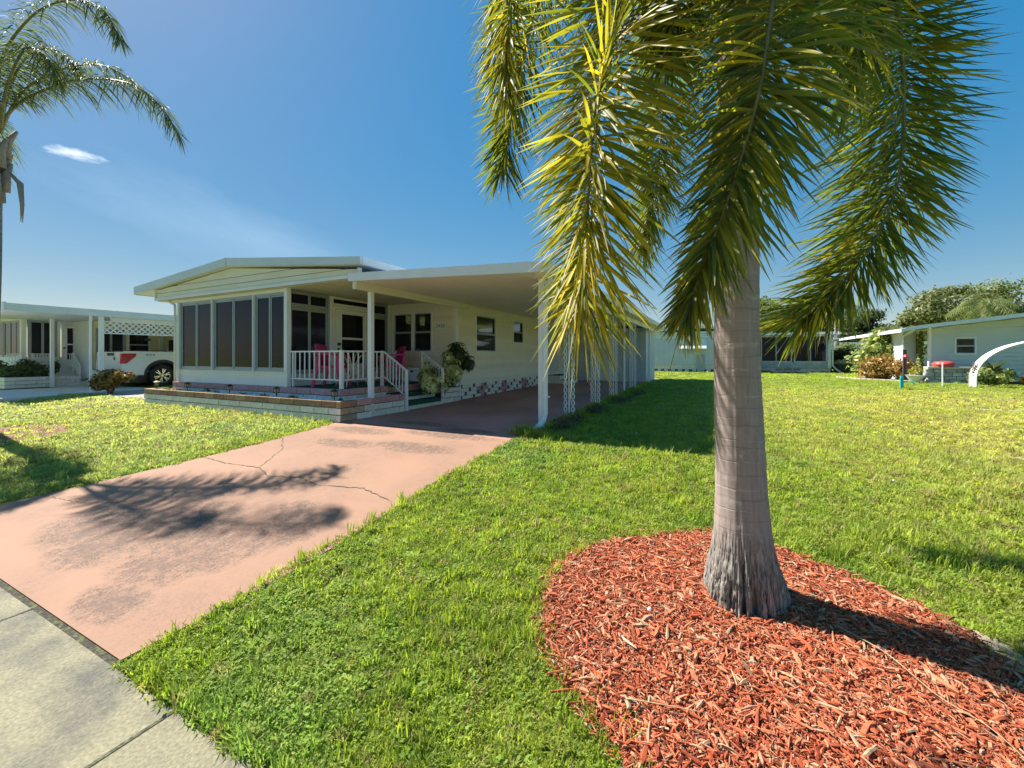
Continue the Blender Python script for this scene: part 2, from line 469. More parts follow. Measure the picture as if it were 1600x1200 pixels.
# ---- driveway
drive_m = bpy.data.materials.new('salmon_concrete'); drive_m.use_nodes = True
def build_drive_mat():
    t = drive_m.node_tree; N = t.nodes; L = t.links; p = N['Principled BSDF']; p.inputs['Roughness'].default_value = 0.82
    p.inputs['Specular IOR Level'].default_value = 0.3
    geo = N.new('ShaderNodeNewGeometry')
    def noise_(scale, det=8, rough=0.6, sc=(1, 1, 1)):
        mp = N.new('ShaderNodeMapping'); mp.inputs['Scale'].default_value = sc
        L.new(geo.outputs['Position'], mp.inputs['Vector'])
        n = N.new('ShaderNodeTexNoise'); n.inputs['Scale'].default_value = scale; n.inputs['Detail'].default_value = det
        n.inputs['Roughness'].default_value = rough; L.new(mp.outputs[0], n.inputs['Vector']); return n.outputs['Fac']
    def mr(x, a, b, c=0., d=1.):
        m = N.new('ShaderNodeMapRange'); m.inputs[1].default_value = a; m.inputs[2].default_value = b
        m.inputs[3].default_value = c; m.inputs[4].default_value = d; L.new(x, m.inputs[0]); return m.outputs[0]
    def mth(op, a, b):
        m = N.new('ShaderNodeMath'); m.operation = op
        for i, s in enumerate((a, b)):
            if isinstance(s, (int, float)): m.inputs[i].default_value = s
            else: L.new(s, m.inputs[i])
        return m.outputs[0]
    def mix(f, a, b):
        m = N.new('ShaderNodeMix'); m.data_type = 'RGBA'
        L.new(f, m.inputs[0])
        for i, s in ((6, a), (7, b)):
            if isinstance(s, tuple): m.inputs[i].default_value = (*s, 1)
            else: L.new(s, m.inputs[i])
        return m.outputs[2]
    # salmon outside, rose under the carport, its colour brightened to lift the shade
    sep = N.new('ShaderNodeSeparateXYZ'); L.new(geo.outputs['Position'], sep.inputs[0])
    zone = mr(sep.outputs[1], 4.2, 5.6)
    zone = mr(sep.outputs[1], 4.9, 5.3)
    base = mix(zone, (0.345, 0.195, 0.125), (0.54, 0.27, 0.26))
    base = mix(mr(noise_(1.1, 5), 0.35, 0.7, 0, .6), base, (0.31, 0.185, 0.125))
    base = mix(mr(noise_(30, 6), 0.45, 0.75, 0, 0.25), base, (0.40, 0.20, 0.14))
    # worn mildew patches: streaky, along the wheel tracks
    big = mr(noise_(1.15, 3, 0.5), 0.44, 0.60)
    fine = mr(noise_(15, 12, 0.92, (1.1, .8, 1)), 0.45, 0.53)
    spots = mr(noise_(75, 5, 0.8), 0.47, 0.54)
    # band: strongest in the middle of the drive
    bx = mth('ABSOLUTE', mth('ADD', sep.outputs[0], 3.75), 0)
    band = mr(bx, 0.4, 1.6, 1, 0.15)
    # worn spots where cars stand and drip
    blobs = None
    for (bx_, by_, ra, rb) in ((-3.2, 1.14, .22, .12), (-3.42, 1.44, .30, .16), (-3.3, 1.66, .30, .18), (-3.2, 1.88, .28, .2), (-3.0, 2.12, .2, .2), (-3.26, 2.38, .2, .16), (-4.13, 1.4, .3, .2), (-4.6, 1.6, .4, .3), (-4.0, 2.0, .35, .22), (-3.8, 1.75, .3, .2), (-4.99, 4.7, .5, .14), (-3.46, 4.9, .6, .12), (-3.57, 4.25, .5, .16), (-4.6, 4.1, .4, .15), (-3.4, 5.3, .4, .15), (-4.4, 5.5, .5, .15)):
        ux = mth('DIVIDE', mth('SUBTRACT', sep.outputs[0], bx_), ra * 1.5); uy = mth('DIVIDE', mth('SUBTRACT', sep.outputs[1], by_), rb * 1.5)
        q = mr(mth('SQRT', mth('ADD', mth('MULTIPLY', ux, ux), mth('MULTIPLY', uy, uy)), 0), 1.0, .25)
        blobs = q if blobs is None else mth('MAXIMUM', blobs, q)
    near = mr(sep.outputs[1], 4.6, 2.6, 0.45, 1.0)
    mask = mth('MULTIPLY', mth('MULTIPLY', mth('MULTIPLY', mth('ADD', mth('MULTIPLY', blobs, mr(noise_(5, 4, .6), .28, .48)), mth('MULTIPLY', big, .12)), fine), mth('ADD', mth('MULTIPLY', spots, 0.8), 0.2)), 1.0)
    base = mix(mth('MINIMUM', mth('MULTIPLY', mask, 3.0), .88), base, (0.075, 0.062, 0.050))
    haze_ = mth('MULTIPLY', mth('MAXIMUM', blobs, mth('MULTIPLY', big, .3)), 0.38)
    base = mix(haze_, base, (0.22, 0.125, 0.09))
    L.new(base, p.inputs['Base Color'])
    b = N.new('ShaderNodeBump'); b.inputs['Strength'].default_value = 0.25; b.inputs['Distance'].default_value = 0.006
    L.new(noise_(90, 4), b.inputs['Height']); L.new(b.outputs[0], p.inputs['Normal'])
build_drive_mat()
mb = MB()
def drive_left(y):
    return -5.8 - 0.5 * min(1, max(0, (3.9 - y) / 3.0)) ** 1.5
def drive_right(y):
    return -2.5 - 0.04 * sin(y * 2.3) - 0.05 * min(1, max(0, (1.6 - y)))
ys = [0.95 + i * 0.1525 for i in range(28)]
nY = len(ys)
for y in ys:
    xa, xb = drive_left(y), drive_right(y)
    for j in range(9):
        mb.v.append((xa + (xb - xa) * j / 8, y, g(y)))
for i in range(nY - 1):
    for j in range(8):
        mb.f.append((i * 9 + j, i * 9 + j + 1, (i + 1) * 9 + j + 1, (i + 1) * 9 + j))
n0 = len(mb.v)
# skirts
def skirt(idx):
    n = len(mb.v)
    for i in idx:
        x, y, z = mb.v[i]; mb.v.append((x, y, z - 0.12))
    for a in range(len(idx) - 1):
        mb.f.append((idx[a], idx[a + 1], n + a + 1, n + a))
skirt([i * 9 for i in range(nY)][::-1]); skirt([i * 9 + 8 for i in range(nY)]); skirt(list(range(9)))
struct('driveway', mb, drive_m)
struct('dirt_joint', MB().box(-6.6, .917, -.1, -2.45, .948, -.003), mat('joint_dirt', (.05, .04, .028), .95, .6, 60, bump=.8, bscale=90, col2=(.10, .11, .04), c2lo=.5, c2hi=.6, c2scale=25))
yj = ys[-1]
mb = MB()
yy = [yj + 0.012, 6, 8, 10, 12, 14, 20.0]
for y in yy:
    mb.v += [(-5.75 if y < 6 else -5.8, y, g(y)), (-2.42, y, g(y))]
for i in range(len(yy) - 1):
    mb.f.append((i * 2, i * 2 + 1, i * 2 + 3, i * 2 + 2))
nn = len(mb.v)
for i in range(len(yy)):
    x, y, z = mb.v[2 * i + 1]; mb.v.append((x, y, z - 0.12))
for i in range(len(yy) - 1):
    mb.f.append((2 * i + 1, 2 * i + 3, nn + i + 1, nn + i))
struct('carport_floor', mb, drive_m)
# cracks: thin open seams filled with dirt
def crack(pts, w, seed):
    rr = random.Random(seed); out = []
    for a, b in zip(pts, pts[1:]):
        n = max(2, int((Vector(b) - Vector(a)).length / 0.035))
        for i in range(n):
            t = i / n
            out.append((a[0] + (b[0] - a[0]) * t + rr.uniform(-.012, .012), a[1] + (b[1] - a[1]) * t + rr.uniform(-.012, .012)))
    out.append(pts[-1])
    m_ = MB()
    for i, (x, y) in enumerate(out):
        a = out[max(0, i - 1)]; b = out[min(len(out) - 1, i + 1)]
        dx, dy = b[0] - a[0], b[1] - a[1]; L_ = sqrt(dx * dx + dy * dy) + 1e-6
        ww = w * rr.uniform(0.35, 1.3) * (0.25 if i in (0, len(out) - 1) else 1)
        m_.v += [(x - dy / L_ * ww, y + dx / L_ * ww, g(y) + 0.004), (x + dy / L_ * ww, y - dx / L_ * ww, g(y) + 0.004)]
    for i in range(len(out) - 1):
        m_.f.append((2 * i, 2 * i + 1, 2 * i + 3, 2 * i + 2))
    return m_
seam = mat('crack_dirt', (0.10, 0.085, 0.055), 0.95, 0.5, 30, col2=(0.07, 0.11, 0.03), c2lo=0.5, c2hi=0.6, c2scale=12)
for i, (pts, w_) in enumerate([([(-5.95, 3.0), (-5.3, 2.95), (-4.75, 3.0), (-4.35, 2.85), (-4.0, 2.95), (-3.6, 2.88), (-3.1, 2.98), (-2.62, 2.85)], 0.006),
                               ([(-4.35, 2.85), (-4.5, 2.6), (-4.7, 2.45)], 0.004),
                               ([(-5.78, 4.0), (-5.2, 3.6), (-4.75, 3.0)], 0.0035),
                               ([(-6.3, 1.62), (-5.4, 1.72), (-4.9, 1.95), (-4.45, 2.15)], 0.0025),
                               ([(-5.75, yj + .006), (-2.5, yj + .006)], 0.006)]):
    o = crack(pts, w_, 30 + i).build('driveway_crack', seam, fix=False); o['kind'] = 'structure'

# neighbour's slab
struct('neighbour_driveway', MB().prism([(-21.3, 1.0), (-17.0, 1.0), (-17.0, 5.2), (-17.5, 6.1), (-17.5, 24), (-25, 24), (-25, 6.2), (-21.3, 6.2)], 'z', 0.2, 0.36), conc)
# dirt bed between the drives, and bed under the shrub
struct('dirt_bed', MB().prism([(-17.45, 5.65), (-15.6, 5.45), (-12.4, 5.3), (-12.4, 20), (-17.45, 20)], 'z', 0.2, 0.352),
       mat('bed_gravel', (0.34, 0.32, 0.30), 0.95, 0.5, 40, bump=0.8, bscale=60, col2=(0.6, 0.6, 0.6), c2scale=30))

# ---------------------------------------------------------------- bricks, siding, windows
_brickmesh = {}
def brick_mesh(L, D, H, m):
    k = (round(L, 3), round(D, 3), round(H, 3), m.name)
    if k not in _brickmesh:
        e = 0.006; b = MB()
        # block with eased front edges; front looks to -Y
        x0, x1, z0, z1 = -L / 2, L / 2, -H / 2, H / 2
        vs = [(x0 + e, 0, z0 + e), (x1 - e, 0, z0 + e), (x1 - e, 0, z1 - e), (x0 + e, 0, z1 - e),
              (x0, e, z0), (x1, e, z0), (x1, e, z1), (x0, e, z1), (x0, D, z0), (x1, D, z0), (x1, D, z1), (x0, D, z1)]
        fs = [(0, 1, 2, 3), (0, 4, 5, 1), (1, 5, 6, 2), (2, 6, 7, 3), (3, 7, 4, 0), (4, 8, 9, 5), (5, 9, 10, 6), (6, 10, 11, 7), (7, 11, 8, 4), (8, 11, 10, 9)]
        b.add(vs, fs); _brickmesh[k] = b.mesh('brick', m)
    return _brickmesh[k]
def brick_wall(parent, p0, p1, zs, H, bl, D, mats, seed=0, name='brick'):
    """courses of blocks whose faces run p0 -> p1 (outside to the right-hand side of that direction)"""
    rr = random.Random(seed)
    a = Vector((p0[0], p0[1], 0)); d = Vector((p1[0], p1[1], 0)) - a; L_ = d.length; d.normalize()
    nrm = Vector((d.y, -d.x, 0)); ang = atan2(d.y, d.x); pl = wloc(parent); J = 0.012
    for ci, z0 in enumerate(zs):
        x = -bl / 2 if ci % 2 else 0.0
        while x < L_ - 0.02:
            xa, xb = max(0, x), min(L_, x + bl)
            if xb - xa > 0.05:
                ln = round(xb - xa - J, 2)
                m_ = mats[ci]
                me = brick_mesh(ln, D, H - J, m_(rr, (xa + xb) / 2) if callable(m_) else m_)
                o = bpy.data.objects.new(name, me); C.objects.link(o); o.parent = parent
                c = a + d * (xa + xb) / 2 + nrm * rr.uniform(-.003, .004)
                o.location = Vector((c.x, c.y, z0 + H / 2)) - pl; o.rotation_euler = (rr.uniform(-.01, .01), 0, ang)
            x += bl
def siding(parent, p0, p1, z0, z1, h, openings, m, proud=0.024, th=0.03, name='siding_plank', core=True, corem=None):
    """lap siding: one object per plank piece; p0->p1 with the outside on the right"""
    a = Vector((p0[0], p0[1], 0)); d = Vector((p1[0], p1[1], 0)) - a; L_ = d.length; d.normalize(); nrm = Vector((d.y, -d.x, 0))
    z = z0
    while z < z1 - 0.01:
        zt = min(z + h, z1)
        cuts = [(u0, u1, max(z, w0), min(zt, w1)) for (u0, u1, w0, w1) in openings if w0 < zt - .004 and w1 > z + .004]
        pieces = []
        cuts.sort(); x = 0
        for (u0, u1, c0, c1) in cuts:
            if u0 > x: pieces.append((x, u0, z, zt))
            if c0 > z + .006: pieces.append((u0, u1, z, c0))
            if c1 < zt - .006: pieces.append((u0, u1, c1, zt))
            x = u1
        if x < L_: pieces.append((x, L_, z, zt))
        for (xa, xb, za, zb) in pieces:
            def off(q): return proud * (1 - (q - z) / h) + 0.003
            b = MB(); vs = []
            for xx in (xa, xb):
                for (o_, q) in ((off(za), za), (off(zb), zb), (-th, zb), (-th, za)):
                    v = a + d * xx + nrm * o_; vs.append((v.x, v.y, q))
            b.add(vs, [(0, 1, 2, 3), (7, 6, 5, 4), (0, 4, 5, 1), (1, 5, 6, 2), (2, 6, 7, 3), (3, 7, 4, 0)])
            b.build(name, m, parent)
        z += h
    if core:
        b = MB(); xs_ = 0
        def bx(xa, xb, za, zb):
            if xb - xa < .005 or zb - za < .005: return
            vs = []
            for xx in (xa, xb):
                for (o_, q) in ((-th - .002, za), (-th - .002, zb), (-th - .08, zb), (-th - .08, za)):
                    v = a + d * xx + nrm * o_; vs.append((v.x, v.y, q))
            b.add(vs, [(0, 1, 2, 3), (7, 6, 5, 4), (0, 4, 5, 1), (1, 5, 6, 2), (2, 6, 7, 3), (3, 7, 4, 0)])
        x = 0
        for (u0, u1, c0, c1) in sorted(openings):
            bx(x, u0, z0, z1); bx(u0, u1, z0, c0); bx(u0, u1, c1, z1); x = u1
        bx(x, L_, z0, z1)
        b.build('wall_core', corem or m, parent)
def frame_rect(b, a, d, nrm, u0, u1, z0, z1, w, out, inn):
    """rectangular frame as four butted bars"""
    def bx(xa, xb, za, zb):
        vs = []
        for xx in (xa, xb):
            for (o_, q) in ((out, za), (out, zb), (inn, zb), (inn, za)):
                v = a + d * xx + nrm * o_; vs.append((v.x, v.y, q))
        b.add(vs, [(0, 1, 2, 3), (7, 6, 5, 4), (0, 4, 5, 1), (1, 5, 6, 2), (2, 6, 7, 3), (3, 7, 4, 0)])
    bx(u0, u0 + w, z0, z1); bx(u1 - w, u1, z0, z1); bx(u0 + w, u1 - w, z0, z0 + w); bx(u0 + w, u1 - w, z1 - w, z1)
    return bx
def window(parent, p0, p1, u0, u1, z0, z1, split='h', fw=0.05, fm=None, sm=None, pm=None, out=0.03, curtain=None, name='window', n=2, mid=0.5):
    """window > trim (itself), sash, pane, curtain"""
    a = Vector((p0[0], p0[1], 0)); d = (Vector((p1[0], p1[1], 0)) - a).normalized(); nrm = Vector((d.y, -d.x, 0))
    fm = fm or trimw; sm = sm or alum; pm = pm or pane_m
    b = MB(); frame_rect(b, a, d, nrm, u0, u1, z0, z1, fw, out, -0.06)
    wd = b.build(name, fm, parent)
    iu0, iu1, iz0, iz1 = u0 + fw, u1 - fw, z0 + fw, z1 - fw
    if split == 'h':
        zm = iz0 + (iz1 - iz0) * mid
        cells = [(iu0, iu1, iz0, zm), (iu0, iu1, zm, iz1)]
    elif split == 'v':
        cells = [(iu0 + (iu1 - iu0) * i / n, iu0 + (iu1 - iu0) * (i + 1) / n, iz0, iz1) for i in range(n)]
    else:
        cells = [(iu0, iu1, iz0, iz1)]
    sub = wd if parent is None or parent.parent is None else parent
    for i, (c0, c1, q0, q1) in enumerate(cells):
        o1 = out - 0.012 - 0.012 * (i % 2)
        b = MB(); frame_rect(b, a, d, nrm, c0 + .001, c1 - .001, q0 + .001, q1 - .001, 0.025 if sm is not alum or split == 'h' else 0.035, o1, o1 - 0.03)
        b.build('sash', sm, sub)
        b = MB(); vs = []
        for (u, q) in ((c0 + .02, q0 + .02), (c1 - .02, q0 + .02), (c1 - .02, q1 - .02), (c0 + .02, q1 - .02)):
            for oo in (o1 - .012, o1 - .018):
                v = a + d * u + nrm * oo; vs.append((v.x, v.y, q))
        b.add(vs, [(0, 2, 4, 6), (1, 7, 5, 3), (0, 1, 3, 2), (2, 3, 5, 4), (4, 5, 7, 6), (6, 7, 1, 0)])
        b.build('pane', pm, sub)
    if curtain:
        b = MB(); N_ = 40; vs = []; fs = []
        for (ca, cb) in curtain:
            base = len(vs)
            for i in range(N_ + 1):
                u = ca + (cb - ca) * i / N_
                oo = -0.12 + 0.018 * sin(i * 1.25) 
                v = a + d * u + nrm * oo
                vs += [(v.x, v.y, z0 + .02), (v.x, v.y, z1)]
            for i in range(N_): fs.append((base + 2 * i, base + 2 * i + 2, base + 2 * i + 3, base + 2 * i + 1))
        b.add(vs, fs); b.build('curtain', curtain_m, sub, smooth=True)
    return wd

# ================================================================ MAIN HOUSE
home = thing('mobile_home', (-8.5, 8.6, 0.35), 'cream mobile home with low gable roof, screened front room and raised porch', 'house')
FL = 0.85
# floor slab / hidden base
MB().box(-11.75, 5.53, 0.3, -7.86, 24, 0.845).build('floor_slab', mortar, home)
# front room: white corner posts, knee wall, three window units
MB().box(-11.86, 5.47, FL, -11.79, 5.56, 2.84).build('corner_trim', trimw, home); MB().box(-7.86, 5.47, FL, -7.77, 5.56, 2.84).build('corner_trim', trimw, home)
kn = MB().box(-11.79, 5.53, FL, -7.86, 5.60, 1.13).build('knee_wall', knee_m, home)
siding(kn, (-11.79, 5.52), (-7.86, 5.52), FL + .002, 1.13, 0.14, [], knee_m, proud=0.012, th=0.008, core=False)
MB().box(-11.79, 5.475, 1.131, -7.86, 5.56, 1.15).build('window_sill', trimw, home)
units = [(-11.785, -10.41), (-10.385, -8.885), (-8.86, -7.865)]
for (xa, xb) in units:
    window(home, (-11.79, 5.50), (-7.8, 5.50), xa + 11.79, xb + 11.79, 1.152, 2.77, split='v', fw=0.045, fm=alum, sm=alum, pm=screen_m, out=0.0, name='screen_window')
for x in (-10.398, -8.872):
    MB().box(x - .012, 5.46, 1.152, x + .012, 5.55, 2.77).build('mullion', trimw, home)
MB().box(-11.79, 5.48, 2.771, -7.86, 5.56, 2.838).build('header', trimw, home)
# soffit + gable
MB().box(-12.62, 5.40, 2.84, -5.86, 8.55, 2.858).build('porch_ceiling', mat('soffit', (0.66, 0.62, 0.50), 0.6, 0.04, 3), home)
def under(x):
    if x < -9.49: return 3.12 + (x + 12.6) * (3.39 - 3.12) / 3.11 - .012
    return 3.39 - (x + 9.49) * (3.39 - 3.0) / 3.91 - .012
gw = MB().box(-12.56, 5.412, 2.862, -5.70, 5.44, 3.0).build('gable_wall', mortar, home)
bands = [(2.93, 3.025), (3.037, 3.165), (3.177, 3.42)]
for i, (z0, z1) in enumerate(bands):
    top = []; n = 60
    xs_ = [-12.6 + 6.93 * k / n for k in range(n + 1)]
    xs_ = [x for x in xs_ if under(x) > z0 + .004]
    poly = [(xs_[0], z0), (xs_[-1], z0)] + [(x, min(z1, under(x))) for x in reversed(xs_)]
    MB().prism(poly, 'y', 5.375 + .004 * i, 5.408).build('siding_plank', gable_m, gw)
MB().box(-12.62, 5.355, 2.855, -5.66, 5.374, 2.921).build('gable_trim', trimw, home)
MB().box(-5.70, 5.345, 2.925, -5.655, 5.41, 3.02).build('gable_end_trim', trimw, home)
MB().box(-12.66, 5.35, 2.86, -12.622, 21, 3.10).build('eave_trim', trimw, home)
# roof
roof_out = [(-13.47, 3.24), (-9.49, 3.56), (-5.56, 3.17), (-5.56, 3.05), (-9.49, 3.39), (-13.47, 3.07)]
rf = MB().prism(roof_out, 'y', 5.30, 21.5).build('roof', grey_roof, home)
b = MB()
b.prism([(-13.49, 3.25), (-9.49, 3.575), (-9.49, 3.40), (-13.49, 3.055)], 'y', 5.26, 5.298)
b.build('front_fascia', fascia_m, home)
b = MB(); b.prism([(-9.488, 3.575), (-5.54, 3.185), (-5.54, 3.055), (-9.488, 3.40)], 'y', 5.26, 5.298); b.build('front_fascia', fascia_m, home)
MB().box(-5.558, 5.30, 3.052, -5.53, 21.5, 3.185).build('side_fascia', fascia_m, home)
MB().box(-9.50, 5.25, 3.40, -9.47, 5.259, 3.585).build('ridge_clip', fascia_m, home)
MB().box(-13.50, 5.30, 3.05, -13.472, 21.5, 3.25).build('side_fascia', fascia_m, home)
# left outer wall (siding continues along the side)
siding(home, (-11.83, 20.5), (-11.83, 5.57), 0.80, 2.84, 0.2, [], siding_m, core=True)
MB().tube([(-12.30, 5.44, 2.85), (-12.1, 5.44, 2.80), (-11.9, 5.44, 2.72), (-11.89, 5.44, 2.6), (-11.89, 5.44, 0.85)], 0.03, 8).build('downspout', white, home, smooth=True)
# screened side of the front room (plane x = -7.85), runs back from the corner
SX = -7.86
P0, P1 = (SX, 5.56), (SX, 8.56)
def U(y): return y - 5.56
b = MB()
for (ya, yb) in ((5.56, 6.57), (7.83, 8.41)): MB().box(SX - .05, ya, FL, SX, yb, 1.10).build('knee_wall', knee_m, home)
for (ya, yb) in ((5.58, 6.56), (7.84, 8.40)):
    window(home, P0, P1, U(ya), U(yb), 1.11, 2.50, split='v' if yb - ya > .8 else 's', fw=0.04, fm=alum, sm=alum, pm=screen_m, out=0.0, name='screen_window')
    window(home, P0, P1, U(ya), U(yb), 2.505, 2.83, split='v' if yb - ya > .8 else 's', fw=0.03, fm=alum, sm=alum, pm=screen_m, out=0.0, name='transom_window')
MB().box(SX - .05, 8.41, FL, SX + .02, 8.56, 2.83).build('corner_trim', trimw, home)
MB().box(SX - .05, 6.57, FL, SX + .02, 6.63, 2.83).build('door_post', trimw, home)
MB().box(SX - .05, 7.77, FL, SX + .02, 7.83, 2.83).build('door_post', trimw, home)
window(home, P0, P1, U(6.635), U(7.765), 2.63, 2.83, split='s', fw=0.025, fm=trimw, sm=trimw, pm=screen_m, out=0.0, name='transom_window')
# screen door
dy0, dy1 = 6.64, 7.76
b = MB(); frame_rect(b, Vector((SX, 5.56, 0)), Vector((0, 1, 0)), Vector((1, 0, 0)), U(6.64), U(7.76), FL + .01, 2.62, 0.06, 0.02, -0.04)
b.build('door_frame', trimw, home)
door = MB().box(SX - .03, 6.71, FL + .02, SX + .015, 6.90, 2.55)
door.box(SX - .03, 7.55, FL + .02, SX + .015, 7.69, 2.55); door.box(SX - .03, 6.90, FL + .02, SX + .015, 7.55, 1.30)
door.box(SX - .03, 6.90, 2.45, SX + .015, 7.55, 2.55); door.box(SX - .03, 6.90, 1.86, SX + .02, 7.55, 1.91)
dr = door.build('door', trimw, home)
MB().box(SX - .01, 6.901, 1.301, SX - .004, 7.549, 2.449).build('pane', pane_m, dr)
MB().box(SX + .016, 6.77, 1.72, SX + .05, 6.84, 1.78).build('handle', black_pl, dr)
MB().box(SX + .016, 6.77, 1.62, SX + .035, 6.82, 1.66).build('lock', black_pl, dr)
# inner room back wall and floor so that the screens look into a dim room
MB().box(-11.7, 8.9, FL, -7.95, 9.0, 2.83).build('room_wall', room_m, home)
MB().box(-11.0, 8.84, FL + .02, -10.1, 8.89, 2.6).build('inner_door', mat('inner_door', (0.5, 0.5, 0.46), 0.5), home)
# recessed wall with the double window
RW0, RW1 = (-7.83, 8.56), (-5.86, 8.56)
W1 = (0.03, 1.33, 1.56, 2.62)
siding(home, RW0, RW1, 0.86, 2.84, 0.125, [W1], siding_m, corem=room_m)
wd = window(home, RW0, RW1, 0.03, 0.70, 1.56, 2.62, split='h', fw=0.045, curtain=[(0.06, 0.34), (0.52, 0.72)])
wd = window(home, RW0, RW1, 0.701, 1.33, 1.56, 2.62, split='h', fw=0.045, curtain=[(0.72, 0.80), (0.98, 1.31)])
MB().box(-6.97 , 8.50, 1.655, -6.90 + .0, 8.53, 1.66).build('sill_ledge', trimw, home)
# house corner and side wall under the carport
MB().box(-5.86, 8.52, 0.74, -5.775, 8.62, 2.85).build('corner_trim', trimw, home)
SW0, SW1 = (-5.80, 8.62), (-5.80, 20.4)
o1 = (9.42 - 8.62, 10.58 - 8.62, 1.55, 2.62); o2 = (11.65 - 8.62, 12.45 - 8.62, 1.86, 2.62); o3 = (14.7 - 8.62, 15.6 - 8.62, 0.86, 2.55)
siding(home, SW0, SW1, 0.75, 2.85, 0.125, [o1, o2, o3], siding_m, corem=room_m)
window(home, SW0, SW1, *o1, split='h', fw=0.06, curtain=[(o1[0] + .05, o1[0] + .3)])
window(home, SW0, SW1, *o2, split='h', fw=0.05)
MB().box(-5.84, 14.71, 0.86, -5.79, 15.59, 2.54).build('side_door', mat('side_door', (0.66, 0.68, 0.70), 0.5), home)
# room behind the windows
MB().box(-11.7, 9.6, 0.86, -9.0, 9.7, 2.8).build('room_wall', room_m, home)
MB().box(-11.7, 20.4, 0.7, -5.85, 20.5, 2.84).build('back_wall', siding_m, home)
# skirt under the siding: white blocks with dark and pink squares
def skirt_blocks():
    H = 0.095; z00 = 0.37
    cell = 0.1; n = int((20.4 - 8.7) / cell)
    W, D, P = MB(), MB(), MB()
    pinks = [(6, 0), (15, 0), (24, 0), (34, 0), (44, 0)]
    for r in range(4):
        i = 0
        while i < n:
            y = 8.70 + i * cell
            z0 = z00 + r * H + (g(y) - .37) * 0.4
            d = (i + r * 2) % 8 if r % 2 == 0 else (i + r * 2 + 3) % 8
            dark = (i * 1 + (0, 4, 2, 6)[r]) % 6 == 0
            near_p = any(abs(i - (p + 2)) <= (1, 2, 2, 1)[r] for p in (7, 21, 35, 49, 63))
            if dark:
                D.box(-5.80, y + .004, z0 + .004, -5.77, y + cell - .004, z0 + H - .004); i += 1
            else:
                k = 1
                while k < 3 and i + k < n and ((i + k) + (0, 4, 2, 6)[r]) % 6 != 0: k += 1
                (P if near_p else W).box(-5.80, y + .004, z0 + .004, -5.775, y + cell * k - .004, z0 + H - .004); i += k
    MB().box(-5.83, 8.68, 0.30, -5.80, 20.4, 0.745).build('skirting', mortar, home)
    D.build('dark_skirting_blocks', dark_block, home, kind='stuff')
    W.build('white_skirting_blocks', brick_white, home, kind='stuff')
    P.build('pink_skirting_blocks', brick_pink, home, kind='stuff')
skirt_blocks()
MB().tube([(-5.74, 8.66, 0.40), (-5.74, 8.66, 1.3)], 0.012, 8).build('conduit', white, home)
MB().tube([(-7.77, 8.50, 2.83), (-7.77, 8.50, 0.86)], 0.018, 8).build('downspout', white, home)

# number sign
ns = thing('house_number_sign', (-6.22, 8.52, 2.1), 'small white sign with the blue house number on the wall beside the twin window', 'sign')
MB().box(-6.37, 8.510, 2.155, -6.09, 8.53, 2.29).build('board', mat('sign_white', (.88, .90, .93), .3), ns)
def text(s, loc, rot, size, m, parent, name='lettering', ext=0.002, sx=1.0):
    cu = bpy.data.curves.new(name, 'FONT'); cu.body = s; cu.size = size; cu.extrude = ext; cu.align_x = 'CENTER'; cu.align_y = 'CENTER'
    cu.materials.append(m)
    o = bpy.data.objects.new(name, cu); C.objects.link(o); o.parent = parent
    bpy.context.view_layer.update()
    me = bpy.data.meshes.new_from_object(o.evaluated_get(bpy.context.evaluated_depsgraph_get()))
    bpy.data.objects.remove(o); me.name = name; me.materials.clear(); me.materials.append(m)
    o = bpy.data.objects.new(name, me); C.objects.link(o); o.parent = parent
    o.location = Vector(loc) - wloc(parent); o.rotation_euler = rot; o.scale = (sx, 1, 1)
    return o
text('5426', (-6.23, 8.506, 2.222), (pi / 2, 0, 0), 0.13, mat('blue_number', (0.12, 0.18, 0.42), 0.5), ns, 'number')

# ================================================================ PORCH
porch = thing('front_porch', (-7, 7, 0.35), 'raised porch of white and pink blocks with dark green carpet', 'porch')
MB().box(-12.0, 5.50, 0.3, -6.28, 8.5, 0.842).build('porch_base', mortar, porch)
zs4 = [0.352 + .125 * i for i in range(4)]
matsP = [brick_white, brick_white, brick_white, brick_pink]
brick_wall(porch, (-12.05, 5.455), (-6.235, 5.455), zs4[2:], .125, 0.40, 0.10, matsP[2:], 1)
brick_wall(porch, (-6.235, 5.46), (-6.235, 6.62), zs4[2:], .125, 0.40, 0.10, matsP[2:], 2)
brick_wall(porch, (-6.235, 7.98), (-6.235, 8.5), zs4[2:], .125, 0.40, 0.10, matsP[2:], 3)
MB().box(-7.76, 5.56, 0.846, -6.34, 8.5, 0.857).build('carpet', carpet, porch)
# steps
MB().box(-6.27, 6.62, .3, -5.76, 7.96, 0.505).build('step_core', mortar, porch)
MB().box(-6.27, 6.62, .506, -6.03, 7.96, 0.668).build('step_core', mortar, porch)
brick_wall(porch, (-5.725, 6.62), (-5.725, 7.98), [0.355], .16, 0.40, 0.05, [brick_white], 5)
brick_wall(porch, (-5.995, 6.62), (-5.995, 7.98), [0.518], .155, 0.40, 0.05, [brick_white], 6)
brick_wall(porch, (-6.235, 6.62), (-6.235, 7.98), [0.69], .15, 0.40, 0.05, [brick_pink], 7)
MB().box(-6.05, 6.70, .516, -5.70, 7.80, 0.53).build('stair_mat', carpet, porch)
MB().box(-5.705, 6.70, .45, -5.697, 7.80, 0.53).build('stair_mat', carpet, porch)
MB().box(-6.32, 6.70, .676, -5.97, 7.80, 0.69).build('stair_mat', carpet, porch)
MB().box(-5.975, 6.70, .60, -5.967, 7.80, 0.69).build('stair_mat', carpet, porch)
